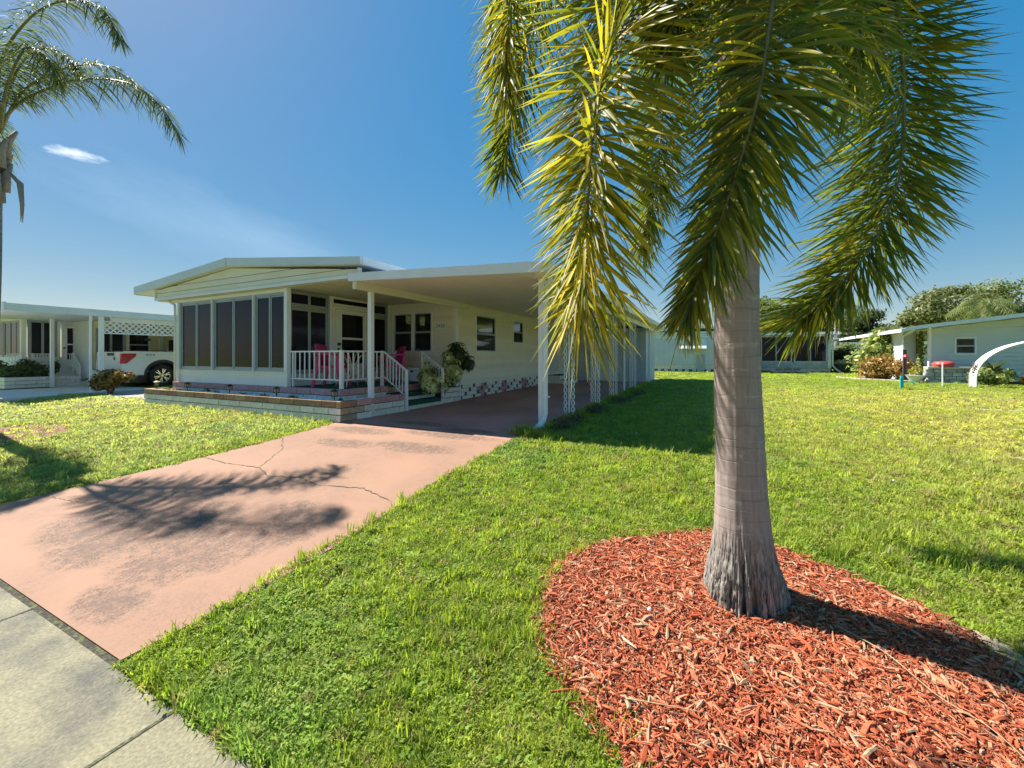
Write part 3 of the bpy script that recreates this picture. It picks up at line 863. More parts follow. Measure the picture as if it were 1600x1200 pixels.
# shrub planter wall right of the steps
brick_wall(porch, (-5.725, 7.98), (-5.725, 8.66), [0.37, 0.49, 0.61], .12, 0.36, 0.07, [brick_white] * 3, 8)
MB().box(-6.2, 8.0, .3, -5.8, 8.5, 0.68).build('planter_soil', soil, porch)

def railing(name, label, posts, top, bot, nb, extra=None, group='white porch railings'):
    """posts: list of (x,y,z0,z1); top/bot: polylines; balusters between"""
    t = thing(name, (posts[0][0], posts[0][1], posts[0][2]), label, 'railing', group)
    for (x, y, z0, z1, w_) in posts:
        MB().box(x - w_ / 2, y - w_ / 2, z0, x + w_ / 2, y + w_ / 2, z1).build('post', white, t)
    for seg in top: MB().bar(seg[0], seg[1], 0.03, 0.028).build('top_rail', white, t)
    for seg in bot: MB().bar(seg[0], seg[1], 0.026, 0.022).build('bottom_rail', white, t)
    for (s1, s2, n) in zip(bot, top, nb):
        for i in range(n):
            f = (i + 1) / (n + 1)
            a = Vector(s1[0]).lerp(Vector(s1[1]), f); c = Vector(s2[0]).lerp(Vector(s2[1]), f)
            MB().bar(a + Vector((0, 0, .012)), c - Vector((0, 0, .014)), 0.018).build('baluster', white, t)
    return t
ZT, ZB = 1.56, 1.02
railing('porch_railing', 'white metal railing round the front edge of the green porch floor',
        [(-7.70, 5.56, .855, ZT, .03), (-6.31, 5.54, .855, ZT + .02, .06), (-6.31, 6.58, .855, ZT + .02, .05)],
        [((-7.76, 5.55, ZT), (-6.35, 5.54, ZT)), ((-6.31, 5.575, ZT), (-6.31, 6.555, ZT))],
        [((-7.76, 5.55, ZB), (-6.35, 5.54, ZB)), ((-6.31, 5.575, ZB), (-6.31, 6.555, ZB))], [9, 7])
railing('stair_railing', 'white sloping stair railing next to the carport front post, left of the steps',
        [(-5.70, 6.63, .36, 1.20, .05)],
        [((-6.28, 6.61, ZT), (-5.71, 6.63, 1.19))], [((-6.28, 6.61, 1.04), (-5.73, 6.63, .66))], [6])
railing('stair_railing', 'white sloping stair railing that runs into the variegated bush, right of the steps',
        [(-6.28, 7.86, .86, ZT, .04), (-5.70, 7.86, .53, 1.20, .05)],
        [((-6.28, 7.86, ZT), (-5.71, 7.86, 1.19))], [((-6.28, 7.86, 1.04), (-5.73, 7.86, .68))], [6])

# ---- planter of blocks in front and at the side
pl = thing('block_planter', (-9, 5.0, 0.35), 'long low planter of white blocks with a brown top course, filled with white pebbles', 'planter')
zs3 = [0.345 + .12 * i for i in range(3)]
def capm(rr, x):
    return brick_brown
brick_wall(pl, (-12.3, 4.99), (-5.72, 4.99), zs3, .12, 0.36, 0.12, [brick_white, brick_white, brick_brown], 11)
def side_low(rr, x): return mat('stained_block', (0.42, 0.34, 0.22), 0.85, 0.3, 12, bump=0.5, bscale=45, rnd=0.1, col2=(0.2, 0.15, 0.1), c2scale=7) if x < 0.5 else brick_white
def side_cap(rr, x): return brick_brown if x < 0.35 else brick_pink
brick_wall(pl, (-5.715, 4.995), (-5.715, 6.60), zs3, .12, 0.36, 0.12, [side_low, side_low, side_cap], 12)
brick_wall(pl, (-12.3, 5.45), (-12.3, 4.995), zs3, .12, 0.36, 0.12, [brick_white, brick_white, brick_brown], 13)
MB().box(-12.27, 5.02, .3, -5.75, 5.44, .64).build('planter_fill', soil, pl)
MB().box(-6.13, 5.44, .3, -5.75, 6.58, .64).build('planter_fill', soil, pl)
rr = random.Random(3)
ico = bmesh.new(); bmesh.ops.create_icosphere(ico, subdivisions=1, radius=1.0)
iv = [v.co.copy() for v in ico.verts]; ifc = [tuple(v.index for v in f.verts) for f in ico.faces]; ico.free()
b = MB()
def pebble(b, x, y, z, r):
    R = Matrix.Rotation(rr.uniform(0, 6.28), 3, 'Z') @ Matrix.Rotation(rr.uniform(0, 6.28), 3, 'X')
    s = Vector((r * rr.uniform(.8, 1.3), r * rr.uniform(.7, 1.1), r * rr.uniform(.5, .8)))
    b.add([Vector((x, y, z)) + R @ Vector((v.x * s.x, v.y * s.y, v.z * s.z)) for v in iv], ifc)
for i in range(2600):
    if i < 2100: x, y = rr.uniform(-11.2, -5.8), rr.uniform(5.14, 5.43)
    else: x, y = rr.uniform(-6.10, -5.85), rr.uniform(5.4, 6.55)
    pebble(b, x, y, 0.645 + rr.uniform(0, .03), rr.uniform(.012, .03))
tag(b.build('white_pebbles', pebble_m, fix=False), 'white pebbles filling the block planter below the porch', kind='stuff')

# ---- small path lights
def lamp(loc, label, hat=black_pl, s=1.0, first=[None]):
    if first[0] is None:
        t = thing('garden_light', (0, 0, 0), 'x', 'light', 'small path lights in the planter')
        MB().cyl(0, 0, 0, .12, .008, .008, 8).build('stake', black_pl, t)
        MB().box(-.045, -.045, .115, .045, .045, .125).build('tray', black_pl, t)
        gl = glassmat('lamp_glass', (0.5, 0.42, 0.2), 0.2, 0.7)
        MB().lathe(0, 0, [(.032, .126), (.036, .15), (.036, .19), (.03, .20)], 10).build('lamp_glass', gl, t)
        for (sx, sy) in ((1, 1), (1, -1), (-1, 1), (-1, -1)):
            MB().bar((sx * .036, sy * .036, .125), (sx * .036, sy * .036, .205), .007).build('bar', black_pl, t)
        MB().lathe(0, 0, [(.065, .203), (.068, .212), (.03, .235), (.02, .245)], 12).build('hat', hat, t)
        first[0] = t
    else:
        t = copy_tree(first[0])
    t.location = loc; t['label'] = label; t.scale = (s, s, s)
    return t
tan_hat = mat('tan_hat', (0.45, 0.36, 0.2), 0.6)
l0 = lamp((-10.72, 5.14, .645), 'black path light in the planter under the left pair of screens')
lamp((-9.12, 5.14, .645), 'black path light in the planter under the middle pair of screens')
lamp((-7.60, 5.14, .645), 'black path light in the planter under the right pair of screens')
lamp((-6.03, 5.14, .645), 'black path light in the planter near its brown brick corner by the drive')
lamp((-5.90, 6.42, .645), 'black path light at the foot of the steps behind the white carport post')
l5 = lamp((-12.05, 5.14, .645), 'tan path light with a pale hat at the left end of the planter')
for ch in l5.children:
    if ch.name.startswith('hat'):
        me = ch.data.copy(); me.materials.clear(); me.materials.append(tan_hat); ch.data = me

# ---- pink resin armchairs, table, box
def pink_chair(loc, rz, label, first=[None]):
    if first[0] is None:
        t = thing('armchair', (0, 0, 0), 'x', 'chair', 'pink plastic chairs on the porch')
        b = MB()   # seat: slightly dished sheet with thickness, faces +Y
        b.prism([(-.24, .40), (-.23, .43), (0, .415), (.23, .43), (.25, .40), (.25, .37), (-.24, .37)], 'x', -.24, .24)
        b.build('seat', pink_pl, t)
        b = MB()
        n = 10; vs = []; fs = []
        for k in range(n + 1):
            u = -1 + 2 * k / n
            zt = .86 - .05 * abs(u) ** 3
            for (yo, z) in ((0, .40), (-.05, .62), (-.11, zt)):
                vs.append((u * (.23 + .05 * (z > .5)), -.22 + yo + .07 * u * u, z))
        m3 = 3
        for k in range(n):
            for j in range(2): fs.append((k * 3 + j, (k + 1) * 3 + j, (k + 1) * 3 + j + 1, k * 3 + j + 1))
        b.add(vs, fs); bo = b.build('backrest', pink_pl, t, smooth=True)
        so = bo.modifiers.new('th', 'SOLIDIFY'); so.thickness = .02
        for s in (-1, 1):
            b = MB()
            pts = [(s * .25, -.27, .66), (s * .285, -.1, .655), (s * .29, .12, .645), (s * .285, .22, .60)]
            for p, q in zip(pts, pts[1:]): b.bar(p, q, .06, .03)
            b.build('armrest', pink_pl, t)
            for (y0, y1) in ((-.20, -.30), (.18, .25)):
                b = MB(); vs = []
                for (z, y, w_) in ((0, y1, .03), (.42, y0, .05), (.61, y0 + (.03 if y0 > 0 else -.03), .045)):
                    for (dx, dy) in ((-.02, -w_), (.02, -w_), (.02, w_), (-.02, w_)):
                        vs.append((s * (.265) + dx, y + dy * .8, z))
                fs = [(0, 3, 2, 1), (8, 9, 10, 11)]
                for k in range(2):
                    for j in range(4): fs.append((k * 4 + j, k * 4 + (j + 1) % 4, (k + 1) * 4 + (j + 1) % 4, (k + 1) * 4 + j))
                b.add(vs, fs); b.build('leg', pink_pl, t)
        first[0] = t
    else:
        t = copy_tree(first[0])
    t.location = loc; t.rotation_euler = (0, 0, rz); t['label'] = label
    return t
pink_chair((-7.05, 5.98, .857), radians(-62), 'pink plastic armchair behind the porch railing beside the round glass table')
pink_chair((-7.15, 7.78, .857), radians(150), 'pink plastic armchair under the twin window, seen through the sloping stair railing')
tb = thing('patio_table', (-6.70, 6.15, .857), 'round glass porch table with curved cream metal legs', 'table')
MB().lathe(-6.70, 6.15, [(.40, 1.545), (.42, 1.55), (.42, 1.575), (.40, 1.58)], 28).build('rim', cream_pl, tb)
MB().lathe(-6.70, 6.15, [(.398, 1.56), (.398, 1.568)], 28).build('glass_top', pane_m, tb)
for k in range(4):
    a = k * pi / 2 + .5; ca, sa = cos(a), sin(a)
    pts = []
    for (r, z) in ((.30, 1.55), (.16, 1.46), (.07, 1.32), (.06, 1.2), (.10, 1.1), (.2, 1.02), (.30, .95), (.33, .86)):
        pts.append((-6.70 + r * ca, 6.15 + r * sa, z))
    MB().tube(pts, .013, 8).build('leg', cream_pl, tb, smooth=True)
MB().lathe(-6.70, 6.15, [(.075, 1.255), (.075, 1.275)], 16).build('brace', cream_pl, tb)
bx = thing('storage_box', (-6.75, 8.15, .857), 'plain white storage box against the wall beneath the twin window', 'box')
shade_bevel(MB().box(-7.0, 8.0, .858, -6.45, 8.42, 1.13).build('body', white, bx), .015)
shade_bevel(MB().box(-7.02, 7.98, 1.131, -6.43, 8.44, 1.19).build('lid', white, bx), .015)
MB().box(-6.75, 7.99, 1.08, -6.68, 7.998, 1.12).build('latch', black_pl, bx)

# ================================================================ CARPORT
cp = thing('carport', (-4, 8, 0.35), 'open carport with white posts and flat pan roof beside the cream home', 'carport')
def rz(x, under_=True):
    t = (x + 5.86) / (5.86 - 2.2)
    return (2.80 if under_ else 2.92) - t * 0.16
xs_ = [-5.86 + (5.86 - 2.2) * i / 9 for i in range(10)]
for i in range(9):      # roof pans, each a panel with a raised seam
    xa, xb = xs_[i], xs_[i + 1]
    MB().prism([(xa + .003, rz(xa)), (xb - .003, rz(xb)), (xb - .003, rz(xb, False) - .02), (xa + .003, rz(xa, False) - .02)], 'y', 5.34, 19.5).build('roof_panel', ceil_m, cp)
MB().prism([(-5.87, rz(-5.87) - .01), (-2.17, rz(-2.17) - .02), (-2.17, rz(-2.17, False) + .01), (-5.87, rz(-5.87, False) + .01)], 'y', 5.29, 5.335).build('front_fascia', white, cp)
MB().prism([(-2.195, 2.63), (-2.13, 2.63), (-2.10, 2.77), (-2.195, 2.77)], 'y', 5.34, 19.5).build('gutter', white, cp)
MB().prism([(-5.87, rz(-5.87, False) - .018), (-2.2, rz(-2.2, False) - .018), (-2.2, rz(-2.2, False)), (-5.87, rz(-5.87, False))], 'y', 5.34, 19.5).build('roof_skin', white, cp)
MB().box(-5.815, 5.345, 2.655, -5.735, 9.05, 2.792).build('beam', mat('beam_cream', (0.74, 0.72, 0.60), .5, .03), cp)
MB().box(-2.46, 5.90, 2.50, -2.38, 19.3, 2.63).build('beam', white, cp)
def post(x, y, w_=.085, top=2.655):
    shade_bevel(MB().box(x - w_ / 2, y - w_ / 2, g(y) + .001, x + w_ / 2, y + w_ / 2, top).build('post', white, cp), .006, 2)
post(-5.775, 5.74, top=2.652)
post(-2.42, 5.85, .075, 2.64)
MB().box(-2.47, 5.80, g(5.8), -2.37, 5.90, g(5.8) + .012).build('post_foot', white, cp)
MB().tube([(-2.19, 5.62, 2.63), (-2.22, 5.68, 2.5), (-2.30, 5.77, 2.35), (-2.33, 5.79, 2.2), (-2.33, 5.79, .62), (-2.34, 5.76, .52), (-2.40, 5.55, .39), (-2.43, 5.46, .37)], .038, 10).build('downspout', white, cp, smooth=True)
for z in (0.85, 1.9):
    MB().box(-2.385, 5.745, z, -2.275, 5.835, z + .02).build('strap', white, cp)
def scroll_post(y, w_=0.20):
    x = -2.42
    MB().box(x - .012, y - .012, g(y), x + .012, y + .012, 2.50).build('post', white, cp)
    z0, z1 = g(y) + .06, 2.48
    for ph, off in ((0, -w_ / 2 + .03), (pi, -w_ / 2 + .03), (0, w_ / 2 - .03), (pi, w_ / 2 - .03)):
        pts = []; n = int((z1 - z0) / .028)
        for i in range(n + 1):
            z = z0 + (z1 - z0) * i / n
            pts.append((x + off + .028 * sin(z / .115 * pi + ph), y, z))
        MB().tube(pts, .012, 5).build('scrollwork', white, cp, smooth=True)
for y in (7.15, 8.9, 10.6, 13.2): scroll_post(y)
post(-2.42, 11.95, .05, 2.50); post(-2.42, 16.6, .05, 2.5)
# shed closing the back of the carport
shed = thing('utility_shed', (-4, 17, 0.47), 'pale grey shed closing the far end of the carport', 'shed')
MB().box(-5.78, 17.0, .3, -2.6, 19.4, 2.60).build('wall', steel_blue, shed)
for i in range(14):
    x = -5.76 + i * .226
    MB().box(x, 16.985, .48, x + .20, 16.998, 2.58).build('wall_panel', steel_blue, shed)
MB().box(-4.6, 16.965, .49, -3.75, 16.984, 2.45).build('door', white, shed)
st = thing('side_steps', (-5.4, 15.1, .47), 'white block steps with dark mats at the far side door under the carport', 'steps')
MB().box(-5.78, 14.6, .44, -4.95, 15.7, .60).build('step', brick_white, st)
MB().box(-5.78, 14.6, .601, -5.30, 15.7, .76).build('step', brick_white, st)
MB().box(-5.28, 14.65, .601, -4.93, 15.65, .615).build('mat', carpet, st)
MB().box(-5.77, 14.65, .761, -5.29, 15.65, .775).build('mat', carpet, st)

# ================================================================ LEFT NEIGHBOUR
nb = thing('neighbour_home', (-22, 8, 0.35), 'white mobile home at the left edge with a long flat carport roof', 'house')
wn = mat('neighbour_white', (0.74, 0.76, 0.78), 0.5, 0.04, 3)
MB().prism([(-17.55, 2.78), (-17.55, 2.93), (-23.6, 3.02), (-23.6, 2.87)], 'y', 4.1, 22).build('carport_roof', grey_roof, nb)
MB().box(-17.548, 4.05, 2.74, -17.50, 22, 2.945).build('roof_fascia', fascia_m, nb)
MB().box(-23.6, 4.0, 2.74, -17.5, 4.048, 2.97).build('roof_fascia', fascia_m, nb)
MB().prism([(-30, 3.1), (-26, 3.42), (-19.5, 3.08), (-19.5, 2.96), (-30, 2.96)], 'y', 5.2, 22).build('main_roof', grey_roof, nb)
MB().box(-17.72, 6.3, 2.60, -17.60, 22, 2.77).build('beam', wn, nb)
# front room: front wall and side wall, window band
MB().box(-30, 5.75, 0.3, -23.2, 20, 1.45).build('knee_wall', wn, nb)
MB().box(-30, 5.74, 2.85, -23.19, 20, 2.96).build('header', wn, nb)
MB().box(-23.32, 5.72, 1.451, -23.18, 5.86, 2.849).build('corner_trim', trimw, nb)
NP0, NP1 = (-23.2, 5.87), (-23.2, 9.5)
def NU(y): return y - 5.87
window(nb, NP0, NP1, NU(5.90), NU(6.66), 1.452, 2.85, split='v', fw=.05, fm=alum, sm=alum, pm=screen_m, out=0.01, name='screen_window')
window(nb, (-30, 5.76), (-23.2, 5.76), 4.8, 6.66, 1.452, 2.85, split='v', fw=.05, fm=alum, sm=alum, pm=screen_m, out=0.0, name='screen_window', n=3)
window(nb, (-30, 5.76), (-23.2, 5.76), 2.4, 4.7, 1.452, 2.85, split='v', fw=.05, fm=alum, sm=alum, pm=screen_m, out=0.0, name='screen_window', n=3)
MB().box(-23.26, 6.67, 1.451, -23.17, 6.75, 2.85).build('door_post', trimw, nb)
MB().box(-23.26, 7.62, 1.451, -23.17, 7.75, 2.85).build('door_post', trimw, nb)
MB().box(-23.26, 6.66, .35, -23.185, 7.75, 1.45).build('door_surround', wn, nb)
d2 = MB().box(-23.18, 6.78, .86, -23.14, 6.93, 2.72)
d2.box(-23.18, 7.45, .86, -23.14, 7.60, 2.72); d2.box(-23.18, 6.93, .86, -23.14, 7.45, 1.36); d2.box(-23.18, 6.93, 2.6, -23.14, 7.45, 2.72); d2.box(-23.18, 6.93, 1.93, -23.14, 7.45, 1.98)
nd = d2.build('door', wn, nb)
MB().box(-23.17, 6.931, 1.361, -23.165, 7.449, 2.599).build('pane', screen_m, nd)
MB().box(-23.138, 6.82, 1.78, -23.10, 6.87, 1.84).build('handle', black_pl, nd)
MB().box(-23.26, 6.75, 2.73, -23.185, 7.62, 2.85).build('door_header', wn, nb)
window(nb, NP0, NP1, NU(7.76), NU(9.2), 1.452, 2.85, split='v', fw=.05, fm=alum, sm=alum, pm=screen_m, out=0.01, name='screen_window')
yellow_s = mat('yellow_siding', (0.82, 0.74, 0.46), 0.5, 0.05, 3)
YW0, YW1 = (-21.3, 7.1), (-21.3, 20)
siding(nb, YW0, YW1, .75, 2.85, .2, [(0.05, 0.95, 1.3, 2.55), (1.0, 1.75, 1.4, 2.5), (4.2, 5.4, 1.4, 2.5)], yellow_s, corem=room_m)
window(nb, YW0, YW1, 0.05, 0.95, 1.3, 2.55, split='v', fw=.05, fm=alum, sm=alum, pm=screen_m)
window(nb, YW0, YW1, 1.0, 1.75, 1.4, 2.5, split='h', fw=.05)
window(nb, YW0, YW1, 4.2, 5.4, 1.4, 2.5, split='h', fw=.05)
MB().box(-21.31, 9.15, .75, -21.25, 9.30, 2.8).build('corner_trim', trimw, nb)
MB().box(-21.285, 8.66, 2.12, -21.26, 8.86, 2.22).build('number_plate', mat('plate_green', (0.1, 0.16, 0.1), .5), nb)
MB().box(-23.2, 7.1, .35, -21.35, 7.2, 2.85).build('return_wall', wn, nb)
MB().box(-30, 19.9, .35, -21.3, 20, 2.9).build('back_wall', wn, nb)
MB().box(-29.9, 9.5, .9, -23.3, 9.6, 2.8).build('room_wall', room_m, nb)
# porch base, steps, planter (white stone blocks)
nstone = mat('white_stone', (0.66, 0.68, 0.70), 0.75, 0.12, 8, rnd=0.06, bump=0.4, bscale=20)
npl = thing('stone_planter', (-22.3, 5.6, .35), 'low white stone planter with shrubs beside the white neighbour home', 'planter')
MB().box(-23.17, 5.02, .3, -21.86, 6.2, .70).build('planter_fill', soil, npl)
brick_wall(npl, (-24.6, 5.0), (-21.83, 5.0), [.36, .49, .62], .13, .5, .1, [nstone] * 3, 21)
brick_wall(npl, (-21.83, 5.0), (-21.83, 6.9), [.36, .49, .62], .13, .5, .1, [nstone] * 3, 22)
nst = thing('stone_steps', (-22.4, 7.2, .35), 'white stone steps up to the neighbour door with a white hand rail', 'steps')
for k, (xa, z) in enumerate(((-22.6, .86), (-22.3, .70), (-22.0, .53))):
    MB().box(-23.17, 6.25, .3 if k == 2 else z - .165, xa, 7.7 , z).build('step', nstone, nst)
    MB().box(xa - .26, 7.0, z + .002, xa - .01, 7.6, z + .015).build('mat', black_pl, nst)
railing('stair_railing', 'thin white hand rail on the neighbour white stone steps', [(-22.65, 6.95, .87, 1.62, .04), (-22.05, 6.95, .54, 1.15, .03)],
        [((-23.15, 6.95, 1.58), (-22.65, 6.95, 1.58)), ((-22.65, 6.95, 1.58), (-22.05, 6.95, 1.13))],
        [((-23.15, 6.95, 1.1), (-22.65, 6.95, 1.1)), ((-22.65, 6.95, 1.1), (-22.05, 6.95, .7))], [2, 5])
railing('deck_railing', 'short white railing with close balusters under the neighbour screen window', [(-22.95, 5.95, .7, 1.60, .03), (-22.95, 6.45, .7, 1.66, .06)],
        [((-22.95, 5.3, 1.57), (-22.95, 6.45, 1.57)), ], [((-22.95, 5.3, 1.30), (-22.95, 6.45, 1.30))], [14])
def nb_post(x, y, w_, label):
    o = shade_bevel(MB().box(x - w_ / 2, y - w_ / 2, .355, x + w_ / 2, y + w_ / 2, 2.9 if x < -20 else 2.74).build('carport_post', white), .008)
    return tag(o, label, 'post', 'posts of the neighbour carport')
nb_post(-21.75, 6.12, .10, 'white carport post standing before the neighbour screen window')
nb_post(-17.62, 6.05, .11, 'white carport post at the left end of the lattice')
nb_post(-17.62, 5.80, .06, 'thin white downpipe post just left of the lattice end post')
nb_post(-17.62, 8.12, .09, 'white carport post in front of the truck rear wheel')
# lattice valance: crossed slats as real strips
lt = thing('lattice_panel', (-17.62, 6.1, 2.2), 'white diamond lattice hanging under the neighbour carport roof above the truck', 'lattice')
def lattice(y0, y1, z0, z1, parent, x=-17.62):
    b = MB(); w_ = .036; H = z1 - z0; p = .165
    n = int((y1 - y0 + H) / p) + 1
    for s in (1, -1):
        for i in range(n):
            ys_ = y0 - H + i * p if s == 1 else y0 + i * p
            a = [ys_, z0] if s == 1 else [ys_, z0]
            e = [ys_ + s * H, z1]
            pts = [a, e]
            # clip to y range
            def clip(pa, pb):
                (ya, za), (yb, zb) = pa, pb
                if ya < y0:
                    if yb <= y0: return None
                    t = (y0 - ya) / (yb - ya); ya, za = y0, za + t * (zb - za)
                if yb > y1:
                    if ya >= y1: return None
                    t = (y1 - ya) / (yb - ya); yb, zb = y1, za + t * (zb - za)
                return (ya, za), (yb, zb)
            pr_ = (a, e) if s == 1 else (e, a)
            c = clip(*pr_)
            if c is None or abs(c[1][0] - c[0][0]) < .02: continue
            xo = x + .006 * s
            b.bar((xo, c[0][0], c[0][1]), (xo, c[1][0], c[1][1]), .01, w_, up=(0, -s, 1) if False else (0, 0, 1))
    o = b.build('lattice_slats', trimw, parent, kind='stuff')
    b = MB(); b.box(x - .015, y0, z0 - .02, x + .015, y1, z0 + .015); b.box(x - .015, y0, z1, x + .015, y1, z1 + .03)
    b.build('lattice_frame', trimw, parent)
lattice(6.12, 8.07, 2.22, 2.58, lt); lattice(8.17, 12.0, 2.22, 2.58, lt)

# ---- pickup truck nose-in under the neighbour carport (rear towards the street)
tr = thing('pickup_truck', (-19.6, 9.5, .36), 'white pickup truck parked nose in behind the lattice, tailgate to the street', 'truck')
XR, XL = -18.72, -20.72
G0 = .36
def side_prof():
    p = [(6.98, .92), (6.98, 1.62), (7.05, 1.64), (9.05, 1.66)]
    return p
def arch(cy, cz, r, a0=0, a1=pi, n=14):
    return [(cy + r * cos(a0 + (a1 - a0) * i / n), cz + r * sin(a0 + (a1 - a0) * i / n)) for i in range(n + 1)]
WY1, WY2, WZ, WR = 8.17, 11.9, G0 + .40, .40
out_ = [(7.0, .80), (6.97, 1.0), (6.99, 1.62), (7.03, 1.665), (12.7, 1.60), (12.95, 1.3), (12.95, .85)] + \
       [(y, z) for y, z in arch(WY2, WZ + .03, .50, 0, pi) if True] + arch(WY1, WZ + .03, .50, 0, pi)
out_ = [(7.0, .80), (6.97, 1.0), (6.99, 1.62), (7.03, 1.665), (12.7, 1.60), (12.95, 1.3), (12.95, .80), (WY2 + .50, .80)] + arch(WY2, WZ + .02, .50, 0, pi) + \
       [(WY1 + .50, .76)] + arch(WY1, WZ + .02, .50, 0, pi) + [(WY1 - .5, .80)]
shade_bevel(MB().prism(out_, 'x', XR - .06, XR).build('side_panel', truckp, tr), .015)
shade_bevel(MB().prism(out_, 'x', XL, XL + .06).build('side_panel', truckp, tr), .015)
shade_bevel(MB().box(XL + .07, 6.99, .92, XR - .07, 7.05, 1.64).build('tailgate', truckp, tr), .01)
MB().box(XL + .06, 6.98, 1.642, XR - .06, 7.05, 1.668).build('tailgate_cap', black_pl, tr)
MB().box(XR - .055, 7.06, 1.668, XR - .005, 9.05, 1.69).build('bed_rail', black_pl, tr)
MB().box(XL + .07, 7.06, .9, XR - .07, 9.1, .95).build('bed_floor', black_pl, tr)
MB().box(XL + .2, 7.3, .55, XR - .2, 12.6, .8).build('chassis', black_pl, tr)
MB().box(XL + .08, 12.0, .9, XR - .08, 12.9, 1.58).build('hood', truckp, tr)
cab = [(9.08, 1.60), (9.28, 2.20), (9.6, 2.30), (11.1, 2.28), (11.9, 1.60)]
MB().prism(cab, 'x', XL + .12, XR - .12).build('cab', truckp, tr)
MB().prism([(9.22, 1.66), (9.38, 2.18), (9.65, 2.23), (11.0, 2.21), (11.65, 1.66)], 'x', XR - .119, XR - .11).build('side_glass', screen_m, tr)
MB().prism([(XL + .3, 1.72), (XR - .3, 1.72), (XR - .35, 2.15), (XL + .35, 2.15)], 'y', 9.10, 9.12).build('rear_glass', black_pl, tr)
b = MB(); b.prism([(6.955, 1.22), (7.10, 1.22), (7.36, 1.47), (7.38, 1.58), (6.955, 1.58)], 'x', XR - .12, XR + .012)
shade_bevel(b.build('tail_lamp', redglass, tr), .01)
shade_bevel(MB().box(XL, 6.80, .80, XR, 6.96, .98).build('bumper', truckp, tr), .02)
MB().box(XL + .25, 6.79, .985, XR - .1, 6.96, 1.0).build('bumper_step', black_pl, tr)
MB().box(-20.0, 6.785, .82, -19.3, 6.799, .97).build('licence_plate_recess', black_pl, tr)
MB().box(-19.85, 6.97, 1.50, -19.35, 6.988, 1.60).build('handle', black_pl, tr)
b = MB(); b.tube([(-19.32 + .05 * cos(t * pi / 6), 6.983, 1.40 + .045 * sin(t * pi / 6)) for t in range(13)], .012, 6); b.build('badge', black_pl, tr)
text('4X4', (XR + .003, 7.78, 1.53), (pi / 2, 0, pi / 2), .10, black_pl, tr, 'badge_lettering', sx=1.7)
b = MB()
for cy in (WY1, WY2):
    a1 = arch(cy, WZ + .02, .58, 0, pi); a2 = arch(cy, WZ + .02, .495, pi, 0)
    b.prism(a1 + a2, 'x', XR - .02, XR + .02)
b.build('wheel_arch_trim', black_pl, tr)
MB().box(XL + .1, 7.5, .5, XR - .35, 8.9, 1.25).build('wheel_well', black_pl, tr)
for cy in (WY1, WY2):
    for cx, s in ((XR - .14, 1), (XL + .14, -1)):
        b = MB(); pr_ = [(.26, -.13), (.37, -.13), (WR, -.09), (WR, .09), (.37, .13), (.26, .13)]
        n = 28; vs = []; fs = []
        for (r, xo) in pr_:
            for j in range(n): vs.append((cx + xo, cy + r * cos(2 * pi * j / n), WZ + r * sin(2 * pi * j / n)))
        k = len(pr_)
        for i in range(k):
            for j in range(n): fs.append((i * n + j, i * n + (j + 1) % n, ((i + 1) % k) * n + (j + 1) % n, ((i + 1) % k) * n + j))
        b.add(vs, fs)
        wh = b.build('wheel', rubber, tr, smooth=False)
        b = MB(); b.tube([(cx + s * .06, cy, WZ), (cx + s * .115, cy, WZ)], [.05, .05], 12)
        for q in range(6):
            a = q * pi / 3 + .3
            for da in (-.16, .16):
                b.bar((cx + s * .10, cy + .04 * cos(a), WZ + .04 * sin(a)), (cx + s * .10, cy + .25 * cos(a + da), WZ + .25 * sin(a + da)), .035, .03)
        b.tube([(cx + s * .10, cy + .255 * cos(t * pi / 14), WZ + .255 * sin(t * pi / 14)) for t in range(29)], .016, 6)
        b.build('rim', chrome, wh)
        MB().tube([(cx + s * .0, cy, WZ), (cx + s * .03, cy, WZ)], [.25, .25], 20).build('hub', rubber, wh)

# ================================================================ FAR HOUSES
mh = thing('far_home', (0, 29, .47), 'pale blue mobile home across the lawn, partly behind the palm trunk', 'house')
MB().box(-4.5, 28.8, .9, 2.1, 40, 2.9).build('wall', steel_blue, mh)
for i in range(22):
    x = -4.45 + i * .3
    MB().box(x, 28.785, .92, x + .27, 28.799, 2.6).build('wall_panel', steel_blue, mh)
for i, z in enumerate((2.66, 2.80, 2.94)):
    MB().box(-4.55, 28.76, z, 2.12, 28.784, z + .125).build('siding_plank', mat('pale_gable', (0.60, 0.72, 0.72), .5), mh)
MB().prism([(-4.9, 3.15), (-1.2, 3.42), (2.45, 3.10), (2.45, 2.98), (-1.2, 3.28), (-4.9, 3.03)], 'y', 28.6, 40).build('roof', white, mh)
MB().box(-4.5, 28.82, .4, 2.08, 40, .9).build('skirting', brick_white, mh)
for i in range(16):
    x = -4.3 + i * .42
    MB().box(x, 28.80, .55, x + .2, 28.818, .68).build('vent_block', dark_block, mh)
aw = MB().prism([(28.4, 1.95), (28.4, 2.0), (28.78, 2.62), (28.78, 2.57)], 'x', -2.3, -.75).build('awning', mat('awning_white', (0.75, 0.80, 0.72), .5), mh)
MB().box(2.101, 29.4, 1.2, 2.14, 30.6, 2.5).build('side_window', white, mh)
for k in range(7):
    MB().prism([(29.45, 1.25 + k * .18), (30.55, 1.25 + k * .18), (30.55, 1.38 + k * .18), (29.45, 1.38 + k * .18)], 'x', 2.141, 2.17).build('louvre', white, mh)
MB().box(-1.3, 28.7, .47, -.9, 28.78, 1.6).build('meter_box', alum, mh)
